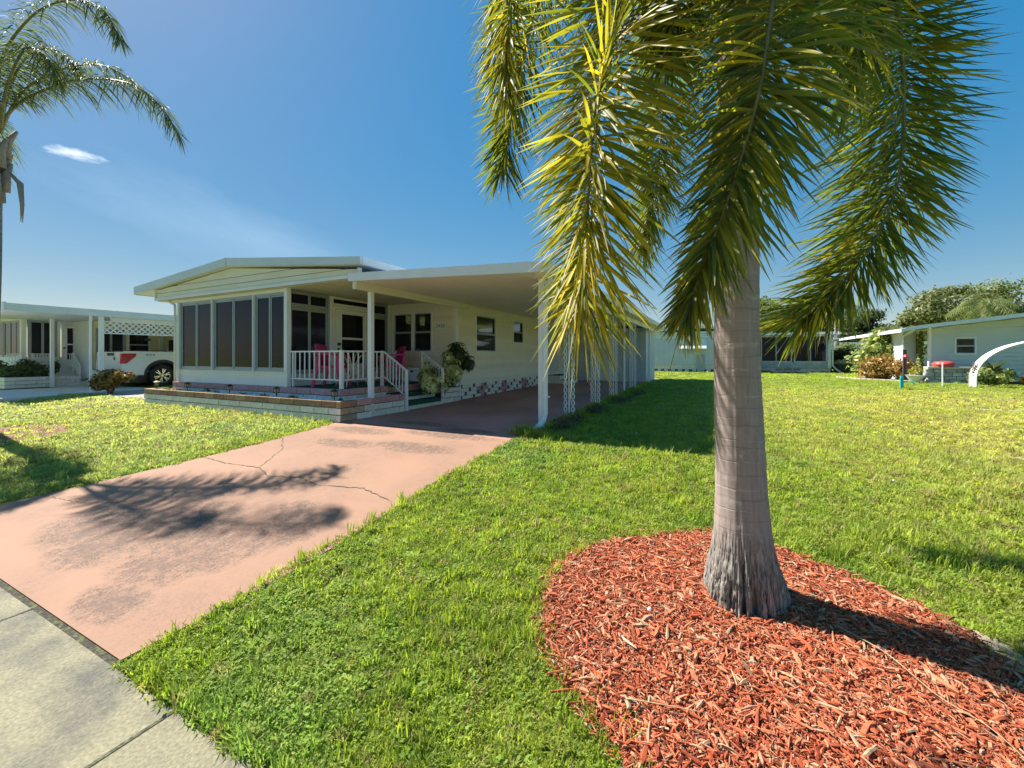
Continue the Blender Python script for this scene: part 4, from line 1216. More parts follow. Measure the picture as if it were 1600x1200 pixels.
# screened porch of it
MB().box(2.1, 31.3, .4, 6.0, 38, .75).build('porch_base', brick_white, mh)
for i in range(8):
    MB().box(2.25 + i * .46, 31.285, .62, 2.25 + i * .46 + .40, 31.298, .73).build('brick', brick_pink if i in (2, 3, 4) else brick_white, mh)
MB().box(2.3, 31.25, .76, 6.0, 31.4, 1.12).build('knee_wall', mat('grey_green', (.42, .50, .48), .5), mh)
for (xa, xb) in ((2.35, 4.05), (4.15, 5.85)):
    window(mh, (2.3, 31.3), (6.0, 31.3), xa - 2.3, xb - 2.3, 1.13, 2.80, split='v', fw=.04, fm=trimw, sm=alum, pm=screen_m, out=0.0, name='screen_window')
MB().box(5.86, 31.2, .76, 6.02, 31.4, 2.80).build('corner_trim', trimw, mh)
MB().box(2.12, 30.7, 2.82, 6.45, 38, 2.97).build('porch_roof', white, mh)
MB().box(2.3, 34, .8, 5.9, 34.1, 2.8).build('room_wall', room_m, mh)
MB().box(5.95, 31.42, .8, 6.0, 34, 2.8).build('side_wall', steel_blue, mh)
MB().tube([(6.3, 31.1, 2.85), (6.08, 31.15, 2.6), (6.08, 31.15, .95), (6.2, 31.05, .75), (6.5, 30.9, .48)], .05, 8).build('downspout', white, mh)

rh = thing('side_home', (9, 22, .47), 'grey sided mobile home at the right edge with a thin white roof edge', 'house')
rs = mat('grey_green_siding', (0.55, 0.60, 0.58), .5, .04, 3)
R0, R1 = (7.35, 21.8), (9.95, 21.8)
siding(rh, R0, R1, .55, 2.56, .155, [(.66, 1.26, 1.58, 2.2)], rs, corem=room_m)
for k in range(3):
    z0 = 2.564 + k * .118; MB().prism([(7.4 + k * .95, z0), (9.95, z0), (9.95, z0 + .115), (7.6 + (k + .6) * .95, z0 + .115)], 'y', 21.785, 21.83).build('siding_plank', rs, rh)
window(rh, R0, R1, .66, 1.26, 1.55, 2.2, split='h', fw=.04)
MB().box(7.27, 21.75, .5, 7.34, 21.9, 2.62).build('corner_trim', trimw, rh)
siding(rh, (6.75, 22.6), (7.15, 22.6), .5, 2.62, .155, [], rs)
siding(rh, (6.75, 26.6), (6.75, 22.6), .5, 2.5, .155, [], trimw)
MB().box(9.96, 21.72, .5, 10.06, 22.9, 2.95).build('corner_trim', trimw, rh)
bs = mat('brown_siding', (0.32, 0.27, 0.22), .6, .05, 3)
siding(rh, (9.97, 22.95), (16.0, 22.95), .5, 2.88, .155, [], bs)
MB().prism([(6.3, 2.52), (6.9, 2.66), (13.2, 3.42), (18, 3.1), (18, 3.0), (13.2, 3.30), (6.9, 2.55), (6.3, 2.42)], 'y', 21.2, 34).build('roof', white, rh)
MB().prism([(6.27, 2.54), (6.9, 2.68), (13.2, 3.45), (13.2, 3.30), (6.9, 2.545), (6.27, 2.42)], 'y', 21.15, 21.198).build('front_fascia', fascia_m, rh)
MB().tube([(6.72, 21.4, 2.5), (6.74, 21.9, 2.42), (6.73, 22.5, 2.3), (6.73, 22.52, .5)], .04, 8).build('downspout', white, rh)
MB().box(11.0, 22.9, 2.3, 11.7, 22.94, 2.75).build('wall_plaque', bs, rh)

fh = thing('distant_home', (12, 55, .47), 'small distant grey home with a white door and dark steps seen between the bushes', 'house')
MB().box(10.9, 55, .4, 19, 60, 2.75).build('wall', mat('far_grey', (.48, .50, .48), .6), fh)
for i in range(20):
    MB().box(11.0 + i * .4, 54.98, .7, 11.0 + i * .4 + .36, 54.998, 2.6).build('wall_panel', mat('far_grey2', (.52, .55, .53), .6), fh)
MB().box(8.2, 54.2, 2.75, 20, 61, 2.98).build('roof', white, fh)
MB().box(11.35, 54.93, .95, 12.35, 54.975, 2.55).build('door', white, fh)
MB().box(11.6, 54.90, 1.7, 12.1, 54.925, 2.35).build('door_window', black_pl, fh)
MB().box(11.5, 53.8, .45, 13.4, 54.9, .95).build('steps', mat('dark_step', (.13, .12, .16), .7), fh)
MB().box(10.5, 52.9, .45, 16.0, 53.7, .53).build('slab_edge', conc, fh)
fc = thing('distant_canopy', (9, 46, .47), 'low white canopy on thin posts beyond the black round bush', 'canopy')
MB().box(7.5, 45, 2.25, 9.6, 49, 2.40).build('roof', white, fc)
for x in (7.9, 8.3, 8.8):
    MB().box(x, 45.1, .47, x + .09, 45.2, 2.25).build('post', white, fc)

# ================================================================ FOLIAGE HELPERS
def leaf_cloud(name, centers, n, size, m, parent=None, seed=0, thick=0.35, kind='stuff', flat=0.0, aspect=0.5):
    """centers: list of (x,y,z,rx,ry,rz). Bent leaf blades spread mainly through the outer shell of each clump."""
    R = np.random.RandomState(seed)
    cen = np.array(centers, float)
    vol = (cen[:, 3] * cen[:, 4] * cen[:, 5]) ** (2 / 3); pick = R.choice(len(cen), n, p=vol / vol.sum())
    c = cen[pick]
    d = R.normal(size=(n, 3)); d /= np.linalg.norm(d, axis=1)[:, None]
    rad = 1 - thick * R.rand(n) ** 1.3 + R.normal(size=n) * 0.13
    p = c[:, :3] + d * c[:, 3:6] * rad[:, None]
    nrm = d + R.normal(size=(n, 3)) * 0.7 + np.array([0, 0, .4]); nrm /= np.linalg.norm(nrm, axis=1)[:, None]
    t = np.cross(nrm, R.normal(size=(n, 3))); t /= np.linalg.norm(t, axis=1)[:, None]
    s = np.cross(nrm, t)
    L_ = size * (0.6 + 0.8 * R.rand(n)); W_ = L_ * aspect
    L_ = L_[:, None]; W_ = W_[:, None]
    v = np.empty((n, 4, 3)); v[:, 0] = p - t * L_ * .5; v[:, 1] = p + s * W_ * .5 - nrm * W_ * .12; v[:, 2] = p + t * L_ * .5 - nrm * L_ * .1; v[:, 3] = p - s * W_ * .5 - nrm * W_ * .12
    off = np.array(wloc(parent)) if parent is not None else np.zeros(3)
    v = (v - off).reshape(-1, 3)
    me = bpy.data.meshes.new(name)
    me.vertices.add(4 * n); me.vertices.foreach_set('co', v.ravel())
    me.loops.add(4 * n); me.loops.foreach_set('vertex_index', np.arange(4 * n))
    me.polygons.add(n); me.polygons.foreach_set('loop_start', np.arange(n) * 4); me.polygons.foreach_set('loop_total', np.full(n, 4))
    me.materials.append(m); me.update(calc_edges=True); me.validate()
    a = me.color_attributes.new('leaf', 'FLOAT_COLOR', 'POINT')
    col = np.ones((n, 4, 4)); col[:, :, 0] = 0.5; col[:, :, 1] = R.rand(n)[:, None]; col[:, :, 2] = (R.rand(n) ** 3)[:, None]
    a.data.foreach_set('color', col.ravel())
    o = bpy.data.objects.new(name, me); C.objects.link(o)
    if parent is not None: o.parent = parent
    if kind: o['kind'] = kind
    return o

leaf_oak = leafmat('oak_leaf', (0.12, 0.145, 0.045), (0.26, 0.32, 0.07), 0.25, 0.45, vscale=0.8, attr=True, yellow=(0.16, 0.15, 0.05))
leaf_dark = leafmat('dark_leaf', (0.06, 0.09, 0.035), (0.15, 0.22, 0.05), 0.25, 0.4, vscale=0.9, attr=True, yellow=(0.10, 0.12, 0.04))
leaf_var = leafmat('variegated_leaf', (0.14, 0.20, 0.06), (0.25, 0.3, 0.08), 0.2, 0.6, attr=True, yellow=(0.85, 0.80, 0.38), rough=0.35)
leaf_vdk = leafmat('variegated_dark_leaf', (0.025, 0.05, 0.025), (0.08, 0.12, 0.03), 0.15, 0.3, attr=True, yellow=(0.08, 0.1, 0.04), rough=0.35)
leaf_croton = leafmat('croton_leaf', (0.16, 0.13, 0.035), (0.35, 0.2, 0.05), 0.2, 0.5, attr=True, yellow=(0.45, 0.22, 0.05), rough=0.4)
leaf_lime = leafmat('lime_leaf', (0.14, 0.22, 0.07), (0.35, 0.42, 0.12), 0.3, 0.4, attr=True, yellow=(0.50, 0.48, 0.12))
leaf_yel = leafmat('yellow_leaf', (0.20, 0.20, 0.04), (0.4, 0.4, 0.08), 0.3, 0.3, attr=True, yellow=(0.40, 0.33, 0.06))

def tree(x, y, h, w, label, seed, m, leafsize=0.35, n=9000, trunk_frac=0.3, name='oak_tree', group='trees beyond the far homes'):
    t = thing(name, (x, y, .45), label, 'tree', group)
    rr = random.Random(seed)
    b = MB(); hh = h * trunk_frac
    b.tube([(x, y, .4), (x + rr.uniform(-.2, .2), y, hh * .6), (x + rr.uniform(-.3, .3), y, hh)], [h * .035, h * .027, h * .024], 8)
    cl = []
    for k in range(rr.randint(11, 15)):
        a = rr.uniform(0, 2 * pi); r = sqrt(rr.random()) * w * .42; f = rr.random()
        z = h * (trunk_frac + .12) + f * h * (0.80 - trunk_frac)
        r *= sqrt(max(.15, 1 - f * f * .85))
        cx, cy = x + r * cos(a), y + r * sin(a)
        q = w * rr.uniform(.13, .22)
        cl.append((cx, cy, min(z, h - q * .6), q, q, q * rr.uniform(.5, .75)))
        b.tube([(x, y, hh * rr.uniform(.7, 1)), ((x + cx) / 2 + rr.uniform(-.3, .3), (y + cy) / 2, (hh + z) / 2 + .2), (cx, cy, z)], [h * .014, h * .009, h * .004], 5)
    b.build('trunk', wood_d, t, smooth=True)
    o = leaf_cloud('crown', cl, n, leafsize, m, t, seed, thick=.75, kind='stuff')
    return t

TL = [(5.4, 70, 10.2, 11, 'tall dark oak whose crown shows just right of the big palm trunk', leaf_oak, 1),
      (10.6, 74, 8.3, 9, 'rounded dark tree above the screened porch of the blue home', leaf_dark, 2),
      (14.0, 73, 7.6, 8, 'mid green tree behind the distant canopy and palm trunk', leaf_oak, 3),
      (17.6, 73, 8.4, 9, 'dark full tree above the small distant home', leaf_dark, 4),
      (19.8, 66, 6.9, 7.5, 'low olive tree left of the tall oaks behind the right hand home', leaf_oak, 5),
      (24.4, 66, 10.0, 11, 'spreading oak with open limbs above the right hand home', leaf_oak, 6),
      (31.5, 71, 10.8, 14, 'broad spreading oak at the right edge of the photo', leaf_oak, 7),
      (40, 76, 11.5, 14, 'tall oak mostly beyond the right edge of the photo', leaf_dark, 8)]
for (x, y, h, w_, lab, m, sd) in TL:
    tree(x, y, h, w_, lab, sd, m, n=11000, leafsize=.42)
# dark undergrowth closing the gap under the far trees
leaf_o = leaf_cloud('undergrowth', [(x, 70 + (x * 3 % 4), 1.9 + (x * 7 % 5) * .25, 2.6, 1.5, 1.9) for x in range(3, 46, 3)], 20000, .45, leaf_dark, None, 91, .8)
tag(leaf_o, 'dark undergrowth below the far trees', kind='stuff')

# ---- opposite side of the street (seen only in the window reflections)
oh = thing('opposite_home', (-12, -22, 0), 'tan home across the street mirrored in the screen windows', 'house')
MB().box(-20, -24, -.1, -6, -18, 2.7).build('wall', mat('tan_wall', (.5, .42, .32), .6), oh)
MB().prism([(-21, 2.7), (-13, 3.7), (-5, 2.7)], 'y', -24.5, -17.3).build('roof', mat('brown_roof', (.22, .15, .12), .7), oh)
MB().box(-16, -17.99, .9, -13.5, -17.95, 2.1).build('window', black_pl, oh)

for (x, y, h, w_, sd, lab) in ((-24, -15, 8, 6, 71, 'tree across the street left of the tan home, seen only mirrored'), (-10, -13, 7.5, 5, 72, 'tree across the street before the tan home, seen only mirrored'), (-2, -17, 9, 6, 73, 'tree across the street right of the tan home, seen only mirrored')):
    tree(x, y, h, w_, lab, sd, leaf_dark, n=5000, leafsize=.35, group='trees across the street')

# ================================================================ SHRUBS AND POTS
def shrub(name, label, cls, n, size, m, stems=5, seed=0, base=None, cat='shrub', group=None, aspect=.5, thick=.6):
    bx_, by_, bz_ = base
    t = thing(name, base, label, cat, group); rr = random.Random(seed); b = MB()
    for c in cls:
        for k in range(max(1, stems // len(cls))):
            b.tube([(bx_ + rr.uniform(-.05, .05), by_ + rr.uniform(-.05, .05), bz_), ((bx_ + c[0]) / 2 + rr.uniform(-.08, .08), (by_ + c[1]) / 2, (bz_ + c[2]) / 2),
                    (c[0] + rr.uniform(-.5, .5) * c[3], c[1] + rr.uniform(-.5, .5) * c[4], c[2] + c[5] * .5)], [.016, .012, .006], 5)
    b.build('stem', wood_d, t)
    leaf_cloud('foliage', cls, n, size, m, t, seed, thick)
    return t
# variegated bush by the steps: whorls of leaves
def whorl_bush(label, cls, nw, m, seed, base, size=.135):
    t = thing('variegated_bush', base, label, 'bush'); rr = random.Random(seed); b = MB(); lf = MB()
    b_at = []
    for c in cls:
        for k in range(4):
            b.tube([(base[0], base[1], base[2]), ((base[0] + c[0]) / 2, (base[1] + c[1]) / 2 + rr.uniform(-.05, .05), (base[2] + c[2]) / 2), (c[0] + rr.uniform(-.6, .6) * c[3], c[1] + rr.uniform(-.6, .6) * c[4], c[2] + rr.uniform(-.3, .7) * c[5])], [.014, .01, .005], 5)
    b.build('stem', wood_d, t)
    vols = [c[3] * c[4] * c[5] for c in cls]
    me_v, me_f, att = [], [], []
    for k in range(nw):
        c = rr.choices(cls, vols)[0]
        d = Vector((rr.gauss(0, 1), rr.gauss(0, 1), rr.gauss(0, 1))).normalized(); q = rr.uniform(.35, 1.28)
        o = Vector((c[0] + d.x * c[3] * q, c[1] + d.y * c[4] * q, c[2] + d.z * c[5] * q))
        ax = (d + Vector((0, 0, .6)) + Vector((rr.gauss(0, .3), rr.gauss(0, .3), 0))).normalized()
        u = ax.orthogonal().normalized(); v = ax.cross(u); yel = rr.random() ** 1.2
        for j in range(7):
            a = 2 * pi * j / 7 + rr.uniform(-.2, .2)
            r = u * cos(a) + v * sin(a); s = ax.cross(r); L_ = size * rr.uniform(.7, 1.15); W_ = L_ * .2
            n0_ = len(me_v)
            p0 = o; p1 = o + r * L_ * .55 + ax * L_ * .1; p2 = o + r * L_ - ax * L_ * .25
            me_v += [p0, p1 + s * W_, p2, p1 - s * W_]; me_f.append((n0_, n0_ + 1, n0_ + 2, n0_ + 3))
            att += [(.5, rr.random(), yel, 1)] * 4
    me = bpy.data.meshes.new('foliage'); off = wloc(t)
    me.from_pydata([tuple(p - off) for p in me_v], [], me_f); me.materials.append(m)
    a = me.color_attributes.new('leaf', 'FLOAT_COLOR', 'POINT'); a.data.foreach_set('color', np.array(att, dtype=float).ravel())
    o = bpy.data.objects.new('foliage', me); C.objects.link(o); o.parent = t; o['kind'] = 'stuff'
    return t
whorl_bush('yellow and green variegated bush leaning through the right stair railing', [(-5.97, 7.66, 1.03, .22, .24, .25), (-5.86, 7.98, .90, .25, .22, .22), (-5.80, 7.5, .86, .18, .18, .16)], 150, leaf_var, 5, (-5.95, 8.1, .68))
whorl_bush('tall bush of dark and yellow leaves growing up the house corner post', [(-5.75, 8.25, 1.15, .22, .22, .30), (-5.83, 8.3, 1.45, .15, .15, .22)], 110, leaf_var, 6, (-5.85, 8.3, .68))
whorl_bush('dark leaved bush top right of the variegated bush, against the house corner', [(-5.62, 8.42, 1.50, .17, .15, .24), (-5.55, 8.62, 1.30, .17, .15, .17), (-5.72, 8.35, 1.68, .10, .10, .12)], 110, leaf_vdk, 7, (-5.85, 8.4, .68))

shrub('croton_bush', 'copper and yellow croton bush at the foot of the lattice end post', [(-16.35, 5.75, .78, .42, .35, .28), (-16.0, 5.95, .88, .35, .3, .18), (-16.6, 5.7, .68, .3, .3, .22)], 1500, .12, leaf_croton, 12, 31, (-16.3, 5.8, .35), thick=.7)
shrub('evergreen_shrub', 'leafy green shrub in the stone planter under the neighbour screen window', [(-22.4, 5.65, 1.05, .38, .38, .30), (-22.2, 5.9, .95, .3, .3, .25), (-22.5, 5.35, .9, .3, .3, .25), (-22.1, 6.3, 1.1, .15, .15, .25)], 2600, .10, leaf_dark, 8, 32, (-22.4, 5.7, .68), thick=.7)
shrub('evergreen_shrub', 'dark green shrub cut off by the left edge of the photo', [(-23.3, 5.2, 1.0, .35, .3, .32), (-23.6, 5.3, .9, .3, .3, .25)], 1600, .10, leaf_dark, 8, 33, (-23.3, 5.2, .68), thick=.7)
t_ = leaf_cloud('groundcover', [(-12.0 + i * .22, 5.22 + (i % 2) * .08, .66, .16, .10, .045) for i in range(8)], 900, .05, leaf_yel, None, 34, .9)
tag(t_, 'yellow green creeping groundcover at the left end of the planter', kind='stuff')
t_ = leaf_cloud('weeds', [(-9.9, 5.3, .68, .12, .05, .05), (-10.3, 5.35, .70, .15, .04, .06), (-8.2, 5.3, .68, .2, .06, .03), (-7.3, 5.25, .69, .15, .06, .04), (-6.0, 5.25, .69, .1, .06, .05), (-9.0, 5.35, .68, .3, .05, .02)], 420, .04, leaf_dark, None, 35, .9)
tag(t_, 'small green weeds between the white pebbles of the planter', kind='stuff')
dead = leafmat('dry_weed', (0.16, 0.11, 0.07), (0.2, 0.15, 0.06), 0.2, 0.4)
t_ = leaf_cloud('dry_weeds', [(-2.15, 6.1, .42, .25, .35, .10), (-2.2, 6.7, .42, .2, .4, .12), (-2.15, 8.0, .44, .25, .5, .13), (-2.1, 9.9, .44, .3, .8, .08), (-2.0, 11.6, .46, .25, .8, .08)], 3800, .055, dead, None, 36, .95, aspect=.2)
tag(t_, 'dry brown weeds along the carport posts', kind='stuff')

# right-hand garden
shrub('lime_bush', 'tall pale green and yellow leaved bush left of the right hand home', [(6.5, 24.2, 1.9, .75, .6, .55), (6.2, 24.4, 1.3, .8, .6, .6), (6.9, 24.0, 1.6, .6, .5, .6), (6.5, 24.2, 2.35, .45, .4, .3), (7.3, 23.6, 1.9, .45, .45, .5)], 3600, .20, leaf_lime, 8, 41, (6.5, 24.3, .47))
shrub('croton_bush', 'wide orange and olive bush in front of the lime green bush', [(5.9, 23.2, 1.05, .5, .4, .4), (6.3, 22.9, 1.1, .55, .4, .5), (6.7, 22.5, .95, .5, .4, .42), (6.0, 23.0, .75, .6, .4, .3)], 3600, .12, leaf_croton, 8, 42, (6.2, 22.9, .47))
shrub('round_bush', 'black green round bush between the blue home and the potted plant', [(6.75, 33.6, 1.2, .8, .8, .75), (7.1, 33.8, 1.5, .6, .6, .5)], 4200, .14, leaf_vdk, 4, 43, (6.9, 33.7, .47))
shrub('citrus_bush', 'bright green bush behind the potted plant', [(8.1, 37, 1.7, .75, .6, .7), (8.5, 37, 1.2, .6, .6, .6), (8.0, 37, 2.0, .5, .5, .4)], 2600, .2, leaf_oak, 4, 44, (8.2, 37, .47))
pt = thing('potted_plant', (6.6, 31.3, .47), 'dark round pot of white flowering plants on the lawn before the distant homes', 'pot')
MB().lathe(6.6, 31.3, [(.26, .45), (.36, .95), (.40, .97), (.40, 1.04), (.35, 1.04)], 18).build('pot', terracotta, pt)
leaf_cloud('foliage', [(6.6, 31.3, 1.15, .42, .42, .14)], 350, .16, leafmat('white_flower', (.5, .55, .42), (.4, .4, .3), .2, .3), pt, 45, .9)
edge_m = mat('bed_edging', (0.55, 0.45, 0.35), .8, .2, 6)
ed = thing('bed_edging', (6, 22, .47), 'curved pale stone edging of the garden bed by the right hand home', 'edging')
pts = [(4.9, 24.3), (5.2, 23.4), (5.45, 22.8), (5.9, 22.2), (6.4, 21.6), (6.9, 21.2), (7.4, 20.95)]
for p, q in zip(pts, pts[1:]):
    v = Vector((*q, 0)) - Vector((*p, 0)); n = int(v.length / .2)
    for i in range(n):
        a = Vector((*p, .5)) + v * (i + .05) / n; c = Vector((*p, .5)) + v * (i + .93) / n
        MB().bar(a, c, .10, .09).build('stone', edge_m, ed)
struct('garden_bed', MB().prism([(4.95, 24.4), (5.25, 23.4), (5.5, 22.8), (5.95, 22.2), (6.45, 21.6), (6.95, 21.2), (7.4, 20.98), (13, 20.6), (13, 22.9), (7, 25.5)], 'z', .40, .49), soil)
# red standing ornament, pole
orn = thing('garden_ornament', (6.66, 21.6, .49), 'tall narrow garden ornament with a red flower top beside the white wall', 'ornament')
MB().box(6.54, 21.85, .49, 6.64, 21.93, 1.75).build('board', mat('dark_wood', (.08, .06, .08), .7), orn)
MB().lathe(6.59, 21.80, [(.01, 1.38), (.06, 1.41), (.10, 1.46), (.05, 1.54), (.01, 1.56)], 7).build('flower', mat('red_flower', (.5, .03, .08), .5), orn)
# stacked stone bench with red hose pot
be = thing('stone_bench', (8, 21.2, .49), 'low stacked stone bench below the window of the right hand home', 'bench')
stone_m = mat('stack_stone', (.42, .44, .46), .8, .2, 6, rnd=.3, bump=.5)
rr = random.Random(5)
for r in range(4):
    x = 7.0 + rr.uniform(-.1, 0)
    while x < 8.05:
        L_ = rr.uniform(.18, .34)
        if not (7.55 < x < 7.95 and r in (1, 2) and False):
            shade_bevel(MB().box(x, 20.95, .49 + r * .13, x + L_ - .015, 21.2, .49 + r * .13 + .115).build('stone', stone_m, be), .012)
        x += L_
shade_bevel(MB().box(6.95, 20.88, 1.015, 8.75, 21.3, 1.09).build('seat_slab', mat('tan_stone', (.55, .47, .36), .8, .1), be), .012)
shade_bevel(MB().box(8.4, 20.95, .49, 8.7, 21.25, 1.01).build('pier', stone_m, be), .012)
rc = MB(); rc.lathe(7.45, 21.1, [(.05, 1.095), (.26, 1.10), (.32, 1.14), (.31, 1.22), (.22, 1.29), (.05, 1.31)], 20)
rco = rc.build('wash_tub', mat('red_lid', (.60, .07, .06), .4), smooth=True)
tag(rco, 'upturned red tub lying on the stone bench', 'tub')
shrub('lime_bush', 'green leafy plants in front of the stone bench', [(8.55, 20.8, .85, .35, .2, .25), (8.95, 20.8, .8, .3, .2, .2)], 700, .13, leaf_lime, 4, 46, (8.7, 20.8, .49))
wp = thing('planter_bowl', (6.6, 20.9, .49), 'white bowl planter with sparse twigs at the corner of the right hand home', 'planter')
MB().lathe(6.6, 20.9, [(.12, .49), (.28, .75), (.30, .77), (.26, .77)], 16).build('bowl', white, wp)
leaf_cloud('foliage', [(6.6, 20.9, .95, .22, .22, .2)], 120, .10, leaf_yel, wp, 47, .9)
# climbing vine in the recess
t_ = leaf_cloud('vine', [(7.2, 22.3, z, .10, .1, .22) for z in (.8, 1.1, 1.4, 1.7, 2.0, 2.3)], 900, .10, leaf_lime, None, 48, .9)
tag(t_, 'green vine climbing in the recess beside the corner post', kind='stuff')
# fern-like plants at the right edge
def rosette(name, label, x, y, z, n, L_, m, seed, up=.9):
    t = thing(name, (x, y, z), label, 'plant'); rr = random.Random(seed); 
    b = MB()
    for k in range(n):
        a = rr.uniform(0, 2 * pi); e = rr.uniform(.35, 1.25); l = L_ * rr.uniform(.6, 1.1)
        d = Vector((cos(a) * cos(e), sin(a) * cos(e), sin(e))); s = Vector((-sin(a), cos(a), 0))
        pts = [Vector((x, y, z)) + d * l * f + Vector((0, 0, -l * .45 * f * f)) for f in (0, .35, .7, 1)]
        w_ = l * .09
        vs = []
        for i, p in enumerate(pts):
            ww = (.25, 1, .8, .02)[i] * w_
            vs += [p - s * ww, p + s * ww]
        b.add(vs, [(0, 1, 3, 2), (2, 3, 5, 4), (4, 5, 7, 6)])
    o = b.build('foliage', m, t, fix=False); o['kind'] = 'stuff'
    MB().cyl(x, y, z - .02, z + .2, .05, .04, 8).build('stem', wood_d, t)
    return t
rosette('cycad', 'dark cycad rising behind the white arch', 8.6, 20.6, .95, 26, .8, leaf_dark, 51)
rosette('palm_seedling', 'broad leaved bright plant at the right end of the arch garden', 9.6, 20.4, .8, 20, .75, leaf_lime, 52)
rosette('bromeliad', 'low brown and green rosette plant beside the arch', 9.1, 20.2, .6, 20, .5, leaf_croton, 53)
shrub('lime_bush', 'yellow green low bush under the white arch', [(8.0, 19.9, .8, .35, .3, .28), (8.4, 19.9, .7, .3, .3, .2)], 900, .12, leaf_lime, 4, 54, (8.1, 19.9, .47))
gl_ = thing('grill', (10.4, 22.3, .5), 'black covered grill against the brown wall at the right edge', 'grill')
MB().lathe(10.4, 22.3, [(.1, 1.75), (.42, 1.85), (.48, 2.0), (.38, 2.13), (.1, 2.2)], 16).build('lid', black_pl, gl_)
for (dx, dy) in ((-.2, -.2), (.2, -.2), (0, .2)):
    MB().bar((10.4 + dx * 1.6, 22.3 + dy * 1.6, .5), (10.4 + dx * .5, 22.3 + dy * .5, 1.76), .03).build('leg', black_pl, gl_)
# white arch trellis: two side strips with rungs
ar = thing('arch_trellis', (9, 18.7, .47), 'white lattice garden arch curving up beside the grey sided home', 'arch')
n = 26
def archp(t, y):
    a = pi * t; return Vector((8.95 - 1.66 * cos(a), y, .47 + .25 + 1.24 * sin(a) ** .92 if 0 < t < 1 else .47 + .25))
ts = [i / (2 * n) for i in range(2 * n + 1)]
for y in (18.45, 18.85):
    b = MB(); p_ = [Vector((7.29, y, .45))] + [archp(t, y) for t in ts] + [Vector((10.61, y, .45))]
    b.tube(p_, .02, 6); b.build('side_rail', trimw, ar)
b = MB()
pa = [Vector((7.29, 0, .5 + k * .06)) for k in range(4)] + [archp(t, 0) for t in ts] + [Vector((10.61, 0, .5 + k * .06)) for k in range(4)]
for p in pa:
    b.bar((p.x, 18.45, p.z), (p.x, 18.85, p.z), .014, .05)
for k in range(len(pa) - 3):
    p, q = pa[k], pa[k + 2]
    b.bar((p.x, 18.45, p.z), (q.x, 18.85, q.z), .02, .012); b.bar((p.x, 18.85, p.z), (q.x, 18.45, q.z), .02, .012)
b.build('lattice_slats', trimw, ar, kind='stuff')
t_ = leaf_cloud('vine', [(7.32, 18.65, .6 + .12 * k, .05, .2, .1) for k in range(6)], 160, .07, dead, None, 55, .9)
tag(t_, 'dry brown vine on the foot of the white arch', kind='stuff')
tag(MB().tube([(6.63, 18.83, .45), (6.63, 18.83, 1.28)], .02, 8).build('garden_stake', white), 'thin white stake standing in the lawn before the stone bench', 'stake')
# turquoise standpipe
tq = mat('turquoise_paint', (.02, .42, .46), .4, .15, 12)
sp_ = thing('standpipe', (4.78, 16.1, .45), 'turquoise water standpipe with a side tap standing in the lawn', 'standpipe')
MB().box(4.745, 16.065, .44, 4.815, 16.135, .84).build('post', tq, sp_)
MB().tube([(4.80, 16.1, .72), (4.98, 16.05, .74), (5.05, 16.03, .66)], .02, 8).build('tap', tq, sp_)
MB().cyl(4.78, 16.11, .82, .90, .035, .03, 10).build('cap', tq, sp_)
# distant palms
def fan_palm(x, y, h, label, nf, L_, seed, m, name='distant_palm'):
    t = thing(name, (x, y, .45), label, 'tree', None); rr = random.Random(seed)
    MB().tube([(x, y, .4), (x + .1, y, h * .5), (x, y, h)], [.22, .19, .17], 10).build('trunk', mat('grey_trunk', (.25, .22, .2), .9, .2, 6), t, smooth=True)
    b = MB()
    for k in range(nf):
        a = rr.uniform(0, 2 * pi); e = rr.uniform(-.2, 1.1)
        d = Vector((cos(a) * cos(e), sin(a) * cos(e), sin(e))); s = Vector((-sin(a), cos(a), 0))
        P = [Vector((x, y, h)) + d * L_ * f + Vector((0, 0, -L_ * .75 * f * f)) for f in [i / 22 for i in range(23)]]
        for i in range(1, 22):
            T = (P[i + 1] - P[i - 1]).normalized()
            for sd in (-1, 1):
                ll = L_ * .28 * (1 - abs(i / 22 - .45))
                q = P[i] + (s * sd * .8 + T * .5 + Vector((0, 0, rr.uniform(-.4, .3)))).normalized() * ll + Vector((0, 0, -ll * .6))
                b.add([P[i], P[i] + T * L_ * .022, q], [(0, 1, 2)])
    o = b.build('fronds', m, t, fix=False); o['kind'] = 'stuff'
    return t
fan_palm(9.9, 49.5, 6.5, 'palm with a grey trunk rising behind the distant canopy', 30, 2.4, 61, leaf_oak)
fan_palm(21.0, 52.0, 5.9, 'feathery palm in front of the oaks above the right hand roof', 34, 3.0, 62, leaf_oak)
fan_palm(18.2, 60.0, 4.2, 'low bushy palm left of the right hand roof', 30, 2.6, 63, leaf_oak)

